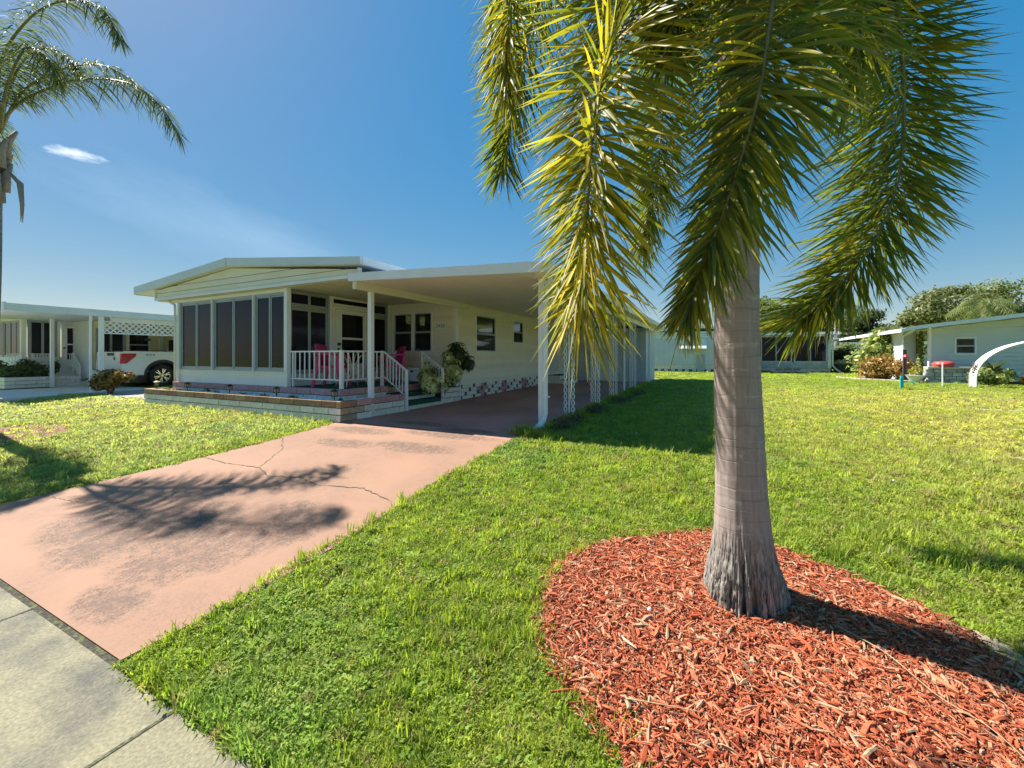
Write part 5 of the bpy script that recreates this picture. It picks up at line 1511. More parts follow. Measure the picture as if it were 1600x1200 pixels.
# ================================================================ PALMS
def catmull(P, n):
    P = [Vector(p) for p in P]; P = [P[0] * 2 - P[1]] + P + [P[-1] * 2 - P[-2]]
    out = []
    for i in range(1, len(P) - 2):
        for k in range(n):
            t = k / n; a, b, c, d = P[i - 1], P[i], P[i + 1], P[i + 2]
            out.append(0.5 * ((2 * b) + (c - a) * t + (2 * a - 5 * b + 4 * c - d) * t * t + (3 * b - a - 3 * c + d) * t ** 3))
    out.append(P[-2]); return out
def resample(pts, ds):
    out = [pts[0]]; acc = 0
    for a, b in zip(pts, pts[1:]):
        L_ = (b - a).length; s = ds - acc
        while s <= L_:
            out.append(a + (b - a) * (s / L_)); s += ds
        acc = (L_ - (s - ds)) if L_ >= 0 else acc
    return out
def leaflet_geo(base, d, nrm, L_, W_, droop, rr, segs=5, twist=0.0, fold=0.35):
    """folded blade: list of verts (left, mid, right per section), faces, t values"""
    vs = []; ts = []
    side0 = d.cross(nrm).normalized()
    pts = []
    for i in range(segs + 1):
        t = i / segs
        pts.append(base + d * L_ * t + Vector((0, 0, -1)) * L_ * droop * t * t)
    for i, p in enumerate(pts):
        t = i / segs
        T = (pts[min(i + 1, segs)] - pts[max(i - 1, 0)]).normalized()
        s = (side0 - side0.dot(T) * T).normalized()
        if twist: s = (Matrix.Rotation(twist * t, 3, T) @ s)
        n_ = s.cross(T).normalized()
        w_ = W_ * (0.35 + 0.65 * sin(min(1, t * 2.2) * pi / 2)) * (1 - max(0, (t - .45) / .55) ** 1.6) * .5 + .0006
        vs += [p - s * w_ + n_ * w_ * fold, p, p + s * w_ + n_ * w_ * fold]; ts += [t] * 3
    fs = []
    for i in range(segs):
        a = i * 3
        fs += [(a, a + 1, a + 4, a + 3), (a + 1, a + 2, a + 5, a + 4)]
    return vs, fs, ts
def attr_mesh(name, vs, fs, att, m, off, smooth=True):
    me = bpy.data.meshes.new(name)
    me.from_pydata([tuple(Vector(p) - off) for p in vs], [], fs)
    me.materials.append(m)
    a = me.color_attributes.new('leaf', 'FLOAT_COLOR', 'POINT'); a.data.foreach_set('color', np.array(att, dtype=float).ravel())
    if smooth: me.polygons.foreach_set('use_smooth', [True] * len(me.polygons))
    return me
palm_leaf = leafmat('palm_leaflet', (0.036, 0.060, 0.020), (0.24, 0.32, 0.020), 0.36, 0.5, attr=True, yellow=(0.42, 0.32, 0.015), tipcol=(0.34, 0.24, 0.13), vscale=4, rough=0.5)
queen_leaf = leafmat('queen_leaflet', (0.035, 0.06, 0.028), (0.14, 0.20, 0.04), 0.35, 0.4, attr=True, yellow=(0.22, 0.2, 0.04), tipcol=(0.3, 0.24, 0.14), vscale=2, rough=0.62)
rachis_m = mat('rachis', (0.17, 0.16, 0.05), 0.5, .2, 12, col2=(0.28, 0.2, 0.1), c2scale=6)
def frond(tree_, ctrl, Lmax, W_, ds, start, normal, m, seed, r0=.022, lr=(1, 1), indiv=0, yel=0.15, segs=5, ang=(0.95, 0.35), droop=.35, plumose=.35, taper=.55, dry=0.0):
    rr = random.Random(seed)
    P = resample(catmull(ctrl, 14), ds); n = len(P)
    fr = MB(); st = max(1, n // 40)
    Q = P[::st] + [P[-1]]
    fr.tube(Q, [r0 * (1 - .85 * i / (len(Q) - 1)) for i in range(len(Q))], 6)
    fo = fr.build('frond', rachis_m, tree_, smooth=True)
    off = wloc(fo); rows_ = []
    for i in range(1, n - 1):
        f = i / (n - 1)
        if f < start: continue
        T = (P[i + 1] - P[i - 1]).normalized(); N_ = Vector(normal); N_ = (N_ - N_.dot(T) * T).normalized(); S = T.cross(N_).normalized()
        g_ = (f - start) / (1 - start)
        ga = g_ ** 1.7
        prof = min(1, .45 + g_ * 2.2) * (1 - taper * g_ ** 2.2)
        for sd in (-1, 1):
            if rr.random() < .04: continue
            a = ang[0] + (ang[1] - ang[0]) * ga + rr.gauss(0, .19)
            d = (S * sd * sin(a) + T * cos(a) + N_ * rr.gauss(.12, plumose)).normalized()
            L_ = Lmax * prof * rr.uniform(.78, 1.06) * lr[0 if sd < 0 else 1]
            rows_.append((L_, P[i] + T * rr.uniform(-.4, .4) * ds, d, N_, rr.random(), sd))
    rows_.append((Lmax * .4, P[-1], (P[-1] - P[-2]).normalized(), Vector(normal), .5, 1))
    rows_.sort(key=lambda r: -r[0])
    V, F, A_ = [], [], []
    for k, (L_, base, d, N_, rnd, sd) in enumerate(rows_):
        y = 1.0 if rnd < yel * .35 else max(0, rr.gauss(yel, .22))
        brown = rr.uniform(.4, 1) if rr.random() < .75 else 0
        dd = droop * rr.uniform(.6, 1.4)
        if rr.random() < dry: y = 1; brown = 1
        vs, fs, ts = leaflet_geo(base, d, N_, L_, W_ * rr.uniform(.8, 1.15), dd, rr, segs, rr.gauss(0, 1.3))
        att = [(t, brown, min(1, y), 1) for t in ts]
        if k < indiv:
            me = attr_mesh('leaflet', vs, fs, att, m, off)
            o = bpy.data.objects.new('leaflet', me); C.objects.link(o); o.parent = fo
        else:
            b0 = len(V); V += vs; F += [tuple(q + b0 for q in f) for f in fs]; A_ += att
    if V:
        me = attr_mesh('small_leaflets', V, F, A_, m, off)
        o = bpy.data.objects.new('small_leaflets', me); C.objects.link(o); o.parent = fo; o['kind'] = 'stuff'
    return fo

bark = bpy.data.materials.new('palm_bark'); bark.use_nodes = True
def bark_nodes():
    t = bark.node_tree; N = t.nodes; L = t.links; p = N['Principled BSDF']; p.inputs['Roughness'].default_value = .85; p.inputs['Specular IOR Level'].default_value = .25
    tcn = N.new('ShaderNodeNewGeometry'); pos = tcn.outputs['Position']
    def nz(s, sc=(1, 1, 1), d=6, r=.6):
        mp = N.new('ShaderNodeMapping'); mp.inputs['Scale'].default_value = sc; L.new(pos, mp.inputs[0])
        n = N.new('ShaderNodeTexNoise'); n.inputs['Scale'].default_value = s; n.inputs['Detail'].default_value = d; n.inputs['Roughness'].default_value = r
        L.new(mp.outputs[0], n.inputs[0]); return n.outputs['Fac']
    def mr(x, a, b, c=0., d=1.):
        m = N.new('ShaderNodeMapRange'); m.inputs[1].default_value = a; m.inputs[2].default_value = b; m.inputs[3].default_value = c; m.inputs[4].default_value = d
        L.new(x, m.inputs[0]); return m.outputs[0]
    def mix(f, a, b):
        m = N.new('ShaderNodeMix'); m.data_type = 'RGBA'; L.new(f, m.inputs[0])
        for i, s in ((6, a), (7, b)):
            if isinstance(s, tuple): m.inputs[i].default_value = (*s, 1)
            else: L.new(s, m.inputs[i])
        return m.outputs[2]
    def mth(op, a, b):
        m = N.new('ShaderNodeMath'); m.operation = op
        for i, s in enumerate((a, b)):
            if isinstance(s, (int, float)): m.inputs[i].default_value = s
            else: L.new(s, m.inputs[i])
        return m.outputs[0]
    sep = N.new('ShaderNodeSeparateXYZ'); L.new(pos, sep.inputs[0])
    z = sep.outputs[2]
    base = mix(mr(nz(60, (1, 1, .12)), .35, .7), (0.29, 0.225, 0.205), (0.39, 0.32, 0.29))
    base = mix(mr(nz(5, (1, 1, .5)), .4, .75, 0, .6), base, (0.34, 0.27, 0.25))
    # leaf scar rings, slightly wavy
    wv = mth('ADD', mth('ADD', z, mth('MULTIPLY', nz(5), .05)), mth('MULTIPLY', nz(1.1, (0, 0, 2.6)), .30))
    fr = mth('FRACT', mth('MULTIPLY', wv, 8.3), 0.0)
    ring = mr(mth('ABSOLUTE', mth('SUBTRACT', fr, .5), 0.0), .44, .5)
    ring2 = mth('MULTIPLY', ring, mr(nz(14, (1, 1, .3)), .4, .6))
    base = mix(mth('MULTIPLY', ring2, .55), base, (0.52, 0.47, 0.42))
    ringd = mr(mth('ABSOLUTE', mth('SUBTRACT', fr, .62), 0.0), .06, .0)
    base = mix(mth('MULTIPLY', ringd, .35), base, (0.12, 0.09, 0.08))
    # pale lichen, mostly on the east side and low
    lich = mth('MULTIPLY', mr(nz(34, d=8, r=.7), .52, .62), mr(nz(4), .42, .6))
    base = mix(mth('MULTIPLY', lich, mr(z, 1.6, .6, .12, .6)), base, (0.44, 0.49, 0.43))
    # fibrous weathered foot
    foot = mr(z, .62, .42)
    fib = mr(nz(75, (1, 1, .06), 8, .7), .35, .68)
    base = mix(foot, base, mix(fib, (0.055, 0.048, 0.042), (0.46, 0.42, 0.37)))
    L.new(base, p.inputs['Base Color'])
    b = N.new('ShaderNodeBump'); b.inputs['Strength'].default_value = .6; b.inputs['Distance'].default_value = .008
    hgt = mth('ADD', mth('MULTIPLY', nz(75, (1, 1, .06), 8, .7), mr(z, .65, .4, .35, 1.2)), mth('MULTIPLY', ring, -.25))
    L.new(hgt, b.inputs['Height']); L.new(b.outputs[0], p.inputs['Normal'])
bark_nodes()

bp = thing('palm_tree', (0.12, 2.51, .12), 'large palm in the red mulch bed with long drooping yellow-green fronds', 'tree')
def trunk_mesh():
    nseg, nz_ = 320, 240; vs = []; fs = []
    cx = lambda z: (.121 - .045 * min(1, z / 1.5) + .02 * max(0, z - 1.5) / 2, 2.515 - .018 * min(1, z / 1.5))
    prof = [(.10, .205), (.20, .192), (.30, .175), (.42, .150), (.55, .135), (.75, .122), (1.0, .116), (1.5, .107), (2.2, .100), (3.0, .098), (3.6, .105), (3.95, .10), (4.2, .07)]
    splits = [(-1.30, .16, .34), (-1.62, .07, .42), (-1.05, .06, .36), (-.72, .09, .40), (-1.95, .06, .38), (-2.35, .08, .34), (-2.75, .06, .30), (.4, .08, .4), (1.5, .09, .4), (2.6, .07, .35)]
    for i in range(nz_ + 1):
        t = i / nz_; z = .06 + (4.2 - .06) * (t ** 1.55)
        for (a, b) in zip(prof, prof[1:]):
            if a[0] <= z <= b[0]:
                r = a[1] + (b[1] - a[1]) * (z - a[0]) / (b[0] - a[0]); break
        else: r = prof[0][1] if z < .1 else prof[-1][1]
        x0, y0 = cx(z)
        low = max(0, min(1, (.62 - z) / .4))
        for j in range(nseg):
            th = 2 * pi * j / nseg
            q = Vector((cos(th), sin(th), 0))
            rid = noise.noise(Vector((q.x * 9, q.y * 9, z * 3))) * .45 + noise.noise(Vector((q.x * 24, q.y * 24, z * 9))) * .40 + noise.noise(Vector((q.x * 40, q.y * 40, z * 40))) * .22
            n1 = abs(noise.noise(Vector((q.x * 10, q.y * 10, z * 2.4)))); n2_ = abs(noise.noise(Vector((q.x * 22 + 5, q.y * 22, z * 6.5))))
            ck = max(0, 1 - n1 / .07) * .16 + max(0, 1 - n2_ / .09) * .07
            rr_ = r * (1 + low * (.13 * rid - ck)) + .0025 * noise.noise(Vector((q.x * 6, q.y * 6, z * 3)))
            rr_ *= 1 + low * .14 * noise.noise(Vector((q.x * 2.2, q.y * 2.2, z * 2)))
            for (sa, sw, sh) in splits:
                dth = abs((th - (sa % (2 * pi)) + pi) % (2 * pi) - pi)
                wob = .07 * noise.noise(Vector((z * 14, sa * 3, 0)))
                hgt = max(0, (sh - z) / sh)
                ww = sw * (.25 + 1.1 * hgt)
                dd_ = abs(dth + wob)
                if hgt > 0 and dd_ < ww: rr_ -= .075 * (hgt ** .5) * (1 - (dd_ / ww) ** 2)
            # faint ring steps
            rr_ += .0018 * (((z * 8.3) % 1.0) - .5) * (1 - low)
            vs.append((x0 + rr_ * q.x, y0 + rr_ * q.y, z))
    for i in range(nz_):
        for j in range(nseg):
            fs.append((i * nseg + j, i * nseg + (j + 1) % nseg, (i + 1) * nseg + (j + 1) % nseg, (i + 1) * nseg + j))
    fs.append(tuple(nz_ * nseg + j for j in range(nseg)))
    b = MB(); b.add(vs, fs); return b
trunk_mesh().build('trunk', bark, bp, smooth=True, fix=False)
F1 = [(0.108, 2.568, 4.169), (-0.101, 2.296, 4.25), (-0.365, 1.941, 3.338), (-0.417, 1.826, 2.84), (-0.482, 1.771, 2.521), (-0.507, 1.759, 2.162), (-0.535, 1.778, 1.86), (-0.568, 1.818, 1.66)]
F2 = [(0.108, 2.568, 4.169), (-0.538, 2.749, 4.713), (-1.05, 2.829, 4.34), (-1.235, 2.792, 3.873), (-1.34, 2.74, 3.405), (-1.382, 2.719, 3.078), (-1.424, 2.698, 2.797)]
F3 = [(0.108, 2.568, 4.169), (0.169, 2.207, 4.2), (0.191, 1.827, 3.062), (0.149, 1.695, 2.558), (0.109, 1.675, 2.313), (0.041, 1.697, 2.067), (-0.043, 1.711, 1.826), (-0.121, 1.728, 1.60)]
F4 = [(0.108, 2.568, 4.169), (0.532, 2.891, 4.542), (0.84, 3.1, 3.909), (0.922, 3.142, 3.357), (0.945, 3.153, 2.915), (0.922, 3.142, 2.51), (0.807, 3.084, 2.142), (0.609, 2.985, 1.848), (0.412, 2.887, 1.66)]
F5 = [(0.108, 2.568, 4.169), (-0.056, 2.989, 4.755), (-0.286, 3.433, 4.483), (-0.374, 3.613, 4.047), (-0.433, 3.695, 3.479), (-0.481, 3.671, 2.889), (-0.577, 3.623, 2.352)]
F6 = [(0.108, 2.568, 4.169), (0.288, 2.378, 4.25), (0.432, 2.227, 3.46), (0.504, 2.207, 3.028), (0.528, 2.219, 2.787), (0.501, 2.239, 2.618)]
F7 = [(0.108, 2.568, 4.169), (0.463, 3.248, 4.796), (0.928, 4.15, 4.578), (1.081, 4.45, 4.123), (1.062, 4.552, 3.703)]
F8 = [(0.108, 2.568, 4.169), (0.7, 2.3, 4.9), (1.4, 2.0, 4.9), (1.9, 1.8, 4.3), (2.05, 1.75, 3.6)]
F9 = [(0.108, 2.568, 4.169), (-0.6, 2.2, 4.95), (-1.2, 1.7, 4.9), (-1.5, 1.4, 4.3)]
F10 = [(0.108, 2.568, 4.169), (0.12, 2.6, 4.8), (0.3, 2.9, 5.6), (0.6, 3.2, 6.1)]
LR1, LR3, LR4 = (1.08, .75), (1, .80), (.68, 1)
frond(bp, F1, .58, .0128, .0042, .22, (-.55, -.83, 0), palm_leaf, 1, indiv=150, yel=.30, ang=(1.55, .60), droop=.14, plumose=.62, lr=LR1, taper=.42)  # more yellow: sunlight coming through this frond is put into its leaflet colour
frond(bp, F3, .48, .0125, .0042, .22, (0, -1, 0), palm_leaf, 3, indiv=150, yel=.10, ang=(1.45, .45), droop=.18, plumose=.58, dry=.02, lr=LR3, taper=.65)
frond(bp, F2, .57, .0125, .0052, .22, (-.9, -.1, 0), palm_leaf, 2, yel=.03, ang=(1.35, .35), droop=.13, plumose=.6)
frond(bp, F4, .68, .0132, .0046, .20, (.35, -.9, 0), palm_leaf, 4, yel=.03, ang=(1.50, .40), droop=.12, plumose=.42, taper=.45, lr=LR4)
frond(bp, F5, .52, .0125, .0062, .22, (-.1, .95, 0), palm_leaf, 5, yel=.03, ang=(1.3, .35), droop=.2, plumose=.5)
frond(bp, F6, .48, .0125, .0062, .20, (.5, -.8, 0), palm_leaf, 6, yel=.06, ang=(1.4, .5), droop=.25, plumose=.6, dry=.03)
frond(bp, F7, .58, .0130, .0066, .22, (.3, -.9, .2), palm_leaf, 7, yel=.03, ang=(1.3, .4), droop=.25, plumose=.5)
F13 = [(0.108, 2.568, 4.169), (-0.35, 2.35, 4.7), (-0.80, 2.20, 4.45), (-0.98, 2.12, 3.9), (-1.05, 2.08, 3.4), (-1.08, 2.08, 2.95)]
F14 = [(0.108, 2.568, 4.169), (0.45, 2.60, 4.75), (0.78, 2.60, 4.55), (0.92, 2.62, 4.0), (0.96, 2.65, 3.4)]
F15 = [(0.108, 2.568, 4.169), (0.15, 2.95, 4.8), (0.18, 3.35, 4.6), (0.20, 3.5, 4.0), (0.20, 3.55, 3.3)]
F16 = [(0.108, 2.568, 4.169), (0.12, 2.35, 4.45), (0.20, 2.12, 3.9), (0.28, 2.05, 3.4), (0.32, 2.05, 3.0)]
frond(bp, F13, .50, .0125, .0060, .22, (-.8, -.6, 0), palm_leaf, 13, yel=.25, ang=(1.4, .4), droop=.2, plumose=.5)
frond(bp, F14, .52, .0125, .0060, .22, (.6, -.8, 0), palm_leaf, 14, yel=.03, ang=(1.4, .5), droop=.2, plumose=.5)
frond(bp, F15, .52, .0130, .0066, .22, (0, -1, 0), palm_leaf, 15, yel=.03, ang=(1.4, .5), droop=.2, plumose=.6)
frond(bp, F16, .44, .0122, .0058, .20, (.2, -1, 0), palm_leaf, 16, yel=.06, ang=(1.4, .6), droop=.3, plumose=.7, dry=.03)
frond(bp, F8, .55, .03, .026, .2, (0, 0, 1), palm_leaf, 8, yel=.1, segs=4)
frond(bp, F9, .55, .03, .026, .2, (0, 0, 1), palm_leaf, 9, yel=.1, segs=4)
frond(bp, F10, .5, .03, .026, .2, (0, 1, .3), palm_leaf, 10, yel=.1, segs=4)
F11 = [(0.108, 2.568, 4.169), (0.0, 2.2, 4.5), (-0.12, 1.95, 3.9), (-0.15, 1.88, 3.45), (-0.17, 1.87, 3.05), (-0.18, 1.9, 2.75)]
F12 = [(0.108, 2.568, 4.169), (0.35, 2.75, 4.7), (0.62, 2.95, 4.4), (0.72, 3.05, 3.9), (0.70, 3.10, 3.4)]
frond(bp, F11, .46, .0125, .0060, .22, (-.3, -.9, 0), palm_leaf, 11, yel=.12, ang=(1.4, .5), droop=.25, plumose=.6)
frond(bp, F12, .50, .0125, .0060, .22, (.4, -.9, 0), palm_leaf, 12, yel=.05, ang=(1.4, .5), droop=.25, plumose=.6)
# dry fibres and old leaf bases round the crown shaft
b = MB(); rr = random.Random(4)
for k in range(26):
    a = rr.uniform(0, 2 * pi); z = rr.uniform(2.2, 3.6); r = .105
    p0 = Vector((.085 + r * cos(a), 2.5 + r * sin(a), z)); L_ = rr.uniform(.15, .5)
    pts = [p0 + Vector((cos(a) * .06 * f * f * L_ * 4 + rr.uniform(-.01, .01), sin(a) * .06 * f * f * L_ * 4, -L_ * f)) for f in (0, .3, .6, 1)]
    b.tube(pts, [.006, .005, .004, .001], 4)
b.build('dry_fibres', mat('dry_fibre', (.34, .28, .2), .9, .2, 20), bp, kind='stuff', fix=False)

# ---- left queen palm
qp = thing('palm_tree', (-10.66, 2.40, .12), 'tall palm cut off by the left photo edge, one frond arching over blue sky', 'tree')
b = MB(); pts = [(-10.96, 2.40, .08), (-10.86, 2.39, 1.5), (-10.74, 2.40, 3.0), (-10.68, 2.4, 4.2)]
b.tube([Vector((-.42, .02, 0)) + p for p in catmull(pts, 6)], [.125 - .02 * i / 18 for i in range(19)], 20)
b.build('trunk', mat('queen_bark', (.27, .25, .23), .9, .2, 6, bump=.6, bscale=20, stretch=(1, 1, 4)), qp, smooth=True)
rr = random.Random(12)
boot_m = mat('palm_boot', (.28, .24, .20), .85, .25, 9, bump=.5, stretch=(1, 1, .3))
for k in range(14):      # old leaf bases clasping the crown
    a = k * 2.4; z = 4.15 + k * .075; r = .12
    p0 = Vector((-10.98 + r * cos(a), 2.4 + r * sin(a), z)); o_ = Vector((cos(a), sin(a), 0))
    MB().tube([p0 - Vector((0, 0, .1)), p0 + Vector((0, 0, .15)) + o_ * .03, p0 + Vector((0, 0, .38)) + o_ * rr.uniform(.08, .16)], [.085, .06, .025], 7).build('leaf_base', boot_m, qp, smooth=True)
for k in range(5):
    a = rr.uniform(-1, 1.2); p0 = Vector((-10.6 + .1 * cos(a), 2.4 + .1 * sin(a), 4.5))
    MB().tube([p0, p0 + Vector((.12 * cos(a), .12 * sin(a), -.15)), p0 + Vector((.17 * cos(a), .14 * sin(a), -.5)), p0 + Vector((.14 * cos(a), .14 * sin(a), -.8))], [.02, .035, .02, .004], 6).build('dry_sheath', boot_m, qp, smooth=True)
Qf = [[(-10.656, 2.397, 5.15), (-10.513, 2.468, 5.50), (-10.182, 2.634, 5.768), (-9.519, 2.964, 6.032), (-8.761, 3.342, 5.979), (-8.288, 3.578, 5.609), (-7.994, 3.724, 5.08)],
      [(-10.656, 2.397, 5.2), (-10.501, 2.363, 6.227), (-9.739, 2.519, 6.845), (-9.056, 2.748, 7.013), (-8.478, 2.924, 6.78), (-8.086, 3.008, 6.214)],
      [(-10.656, 2.397, 5.2), (-10.102, 2.338, 5.681), (-9.4, 2.303, 5.95), (-8.913, 2.311, 5.925), (-8.6, 2.393, 5.7), (-8.4, 2.432, 5.35)]]
rrq = random.Random(77)
Qf.append([(-10.656, 2.397, 5.2), (-10.70, 2.5, 5.9), (-10.45, 2.6, 6.4), (-10.1, 2.75, 6.6), (-9.8, 2.9, 6.5), (-9.55, 3.0, 6.2)])
Qf.append([(-10.656, 2.397, 5.2), (-10.4, 2.6, 5.9), (-9.95, 2.95, 6.35), (-9.45, 3.3, 6.45), (-9.1, 3.6, 6.2)])
for k in range(7):
    a = 2.9 + k * .31 + rrq.uniform(-.15, .15); e = rrq.uniform(.5, 1.15); L_ = rrq.uniform(2.2, 2.9)
    o_ = Vector((cos(a), sin(a), 0)); base = Vector((-10.66, 2.40, 5.2))
    Qf.append([tuple(base + o_ * L_ * f * cos(e * (1 - f * .2)) + Vector((0, 0, L_ * (f * sin(e) * 1.3 - f * f * 1.15)))) for f in (0, .2, .4, .6, .8, 1.0)])
for i, ctrl in enumerate(Qf):
    frond(qp, ctrl, .48, .0145, .016, .17, (0, 0, 1), queen_leaf, 100 + i, r0=.028, yel=.08, segs=4, ang=(1.15, .45), droop=.75, plumose=.45, taper=.6)

# ================================================================ MULCH BED
bed = [(-.47, 3.05), (-.78, 2.78), (-.93, 2.44), (-.84, 2.03), (-.65, 1.76), (-.40, 1.56), (-.22, 1.44), (.1, 1.30), (.5, 1.22), (.85, 1.36), (1.06, 1.75), (1.10, 2.2), (1.07, 2.5), (.94, 2.74), (.70, 2.92), (.38, 3.14), (-.05, 3.27)]
BED = [(p.x, p.y) for p in catmull([Vector((*p, 0)) for p in bed + bed[:1]], 4)][:-1]
BEDc = (.25, 2.25)
def inside(poly, X, Y):
    X = np.asarray(X); Y = np.asarray(Y); c = np.zeros(X.shape, bool); n = len(poly)
    for i in range(n):
        x1, y1 = poly[i]; x2, y2 = poly[(i + 1) % n]
        if y1 == y2: continue
        t = ((y1 > Y) != (y2 > Y)) & (X < (x2 - x1) * (Y - y1) / (y2 - y1) + x1)
        c ^= t
    return c
def bed_z(x, y, f):   # f: 0 centre .. 1 rim
    return g(y) + .055 * (1 - f ** 2.5) - .012
b = MB(); nr = 12; nb_ = len(BED); b.v.append((BEDc[0], BEDc[1], bed_z(*BEDc, 0)))
for k in range(1, nr + 1):
    f = k / nr
    for (x, y) in BED:
        px_, py_ = BEDc[0] + (x - BEDc[0]) * f, BEDc[1] + (y - BEDc[1]) * f
        b.v.append((px_, py_, bed_z(px_, py_, f) + .008 * noise.noise(Vector((px_ * 5, py_ * 5, 0)))))
for j in range(nb_): b.f.append((0, 1 + j, 1 + (j + 1) % nb_))
for k in range(nr - 1):
    for j in range(nb_):
        a = 1 + k * nb_ + j; c_ = 1 + k * nb_ + (j + 1) % nb_
        b.f.append((a, a + nb_, c_ + nb_, c_))
struct('mulch_bed', b, mat('mulch_soil', (.20, .07, .035), .95, .4, 30, bump=.8, bscale=60, col2=(.2, .09, .05), c2scale=14), smooth=True, fix=False)
# sandy rim patches at the lower right and left of the bed
sand_m = mat('bare_sand', (.34, .27, .19), .95, .25, 20, bump=.6, bscale=80, col2=(.16, .12, .08), c2scale=9)
def patch(pts, m, name, lift=-.006):
    P = [(p.x, p.y) for p in catmull([Vector((*p, 0)) for p in pts + pts[:1]], 5)][:-1]
    cx_ = sum(p[0] for p in P) / len(P); cy_ = sum(p[1] for p in P) / len(P)
    b = MB(); b.v.append((cx_, cy_, g(cy_) + lift))
    for f in (.5, 1):
        for (x, y) in P:
            xx, yy = cx_ + (x - cx_) * f, cy_ + (y - cy_) * f; b.v.append((xx, yy, g(yy) + lift))
    n = len(P)
    for j in range(n):
        b.f.append((0, 1 + j, 1 + (j + 1) % n)); b.f.append((1 + j, 1 + n + j, 1 + n + (j + 1) % n, 1 + (j + 1) % n))
    struct(name, b, m, fix=False); return P
sandR = patch([(.98, 2.78), (1.16, 2.70), (1.30, 2.3), (1.30, 1.8), (1.1, 1.45), (.95, 1.6), (1.02, 2.2)], sand_m, 'bare_ground')
sandL = patch([(-.45, 1.72), (-.3, 1.45), (-.15, 1.33), (-.05, 1.5), (-.25, 1.68)], sand_m, 'bare_ground', -.005)
mulchL = patch([(-11.9, 2.9), (-11.0, 3.25), (-9.9, 2.95), (-10.0, 2.2), (-11.0, 1.8), (-11.8, 2.2)], mat('old_mulch', (.22, .10, .07), .95, .4, 25, bump=.8, bscale=60), 'mulch_bed', -.004)
BARE = [(5.05, 11.4, .9, .35), (6.1, 11.9, .9, .4), (3.5, 6.2, .55, .2), (4.9, 12.6, .7, .25), (3.0, 6.5, .3, .15), (-9.3, 2.6, .35, .2), (-8.0, 3.4, .4, .15)]
for i, (x, y, a, c_) in enumerate(BARE[:5]):
    a *= .75; c_ *= .75
    patch([(x + a * cos(t) * (1 + .3 * sin(3 * t + i)), y + c_ * sin(t) * (1 + .3 * cos(2 * t + i))) for t in [k * pi / 4 for k in range(8)]], sand_m, 'bare_ground', -.006)

# ================================================================ SCATTER (grass, mulch)
def scatter(name, pts, rots, scales, variants, m_label, kind_label, vids=None):
    """one object whose points carry instances of small unlinked blade clumps"""
    n = len(pts)
    me = bpy.data.meshes.new(name); me.vertices.add(n); me.vertices.foreach_set('co', np.asarray(pts, np.float32).ravel())
    a = me.attributes.new('rot', 'FLOAT_VECTOR', 'POINT'); a.data.foreach_set('vector', np.asarray(rots, np.float32).ravel())
    a = me.attributes.new('scl', 'FLOAT_VECTOR', 'POINT'); a.data.foreach_set('vector', np.asarray(scales, np.float32).ravel())
    a = me.attributes.new('vid', 'INT', 'POINT'); a.data.foreach_set('value', (np.random.RandomState(1).randint(0, len(variants), n) if vids is None else vids).astype(np.int32))
    me.update()
    o = bpy.data.objects.new(name, me); C.objects.link(o)
    ng = bpy.data.node_groups.new(name, 'GeometryNodeTree')
    ng.interface.new_socket('Geometry', in_out='INPUT', socket_type='NodeSocketGeometry')
    ng.interface.new_socket('Geometry', in_out='OUTPUT', socket_type='NodeSocketGeometry')
    N = ng.nodes; L = ng.links; gi = N.new('NodeGroupInput'); go = N.new('NodeGroupOutput')
    g2i = N.new('GeometryNodeGeometryToInstance')
    for v in reversed(variants):
        oi = N.new('GeometryNodeObjectInfo'); oi.inputs['Object'].default_value = v; oi.inputs['As Instance'].default_value = True
        L.new(oi.outputs['Geometry'], g2i.inputs[0])
    iop = N.new('GeometryNodeInstanceOnPoints'); iop.inputs['Pick Instance'].default_value = True
    def att(nm, t):
        q = N.new('GeometryNodeInputNamedAttribute'); q.data_type = t; q.inputs[0].default_value = nm; return q.outputs[0]
    jn = N.new('GeometryNodeJoinGeometry')
    N.remove(g2i)
    for v in variants[::-1]:
        oi = N.new('GeometryNodeObjectInfo'); oi.inputs['Object'].default_value = v; oi.inputs['As Instance'].default_value = True
        L.new(oi.outputs['Geometry'], jn.inputs[0])
    L.new(gi.outputs[0], iop.inputs['Points']); L.new(jn.outputs[0], iop.inputs['Instance'])
    L.new(att('rot', 'FLOAT_VECTOR'), iop.inputs['Rotation']); L.new(att('scl', 'FLOAT_VECTOR'), iop.inputs['Scale']); L.new(att('vid', 'INT'), iop.inputs['Instance Index'])
    L.new(iop.outputs[0], go.inputs[0])
    md = o.modifiers.new('scatter', 'NODES'); md.node_group = ng
    tag(o, m_label, kind='stuff')
    return o
for q in list(bpy.data.node_groups): pass

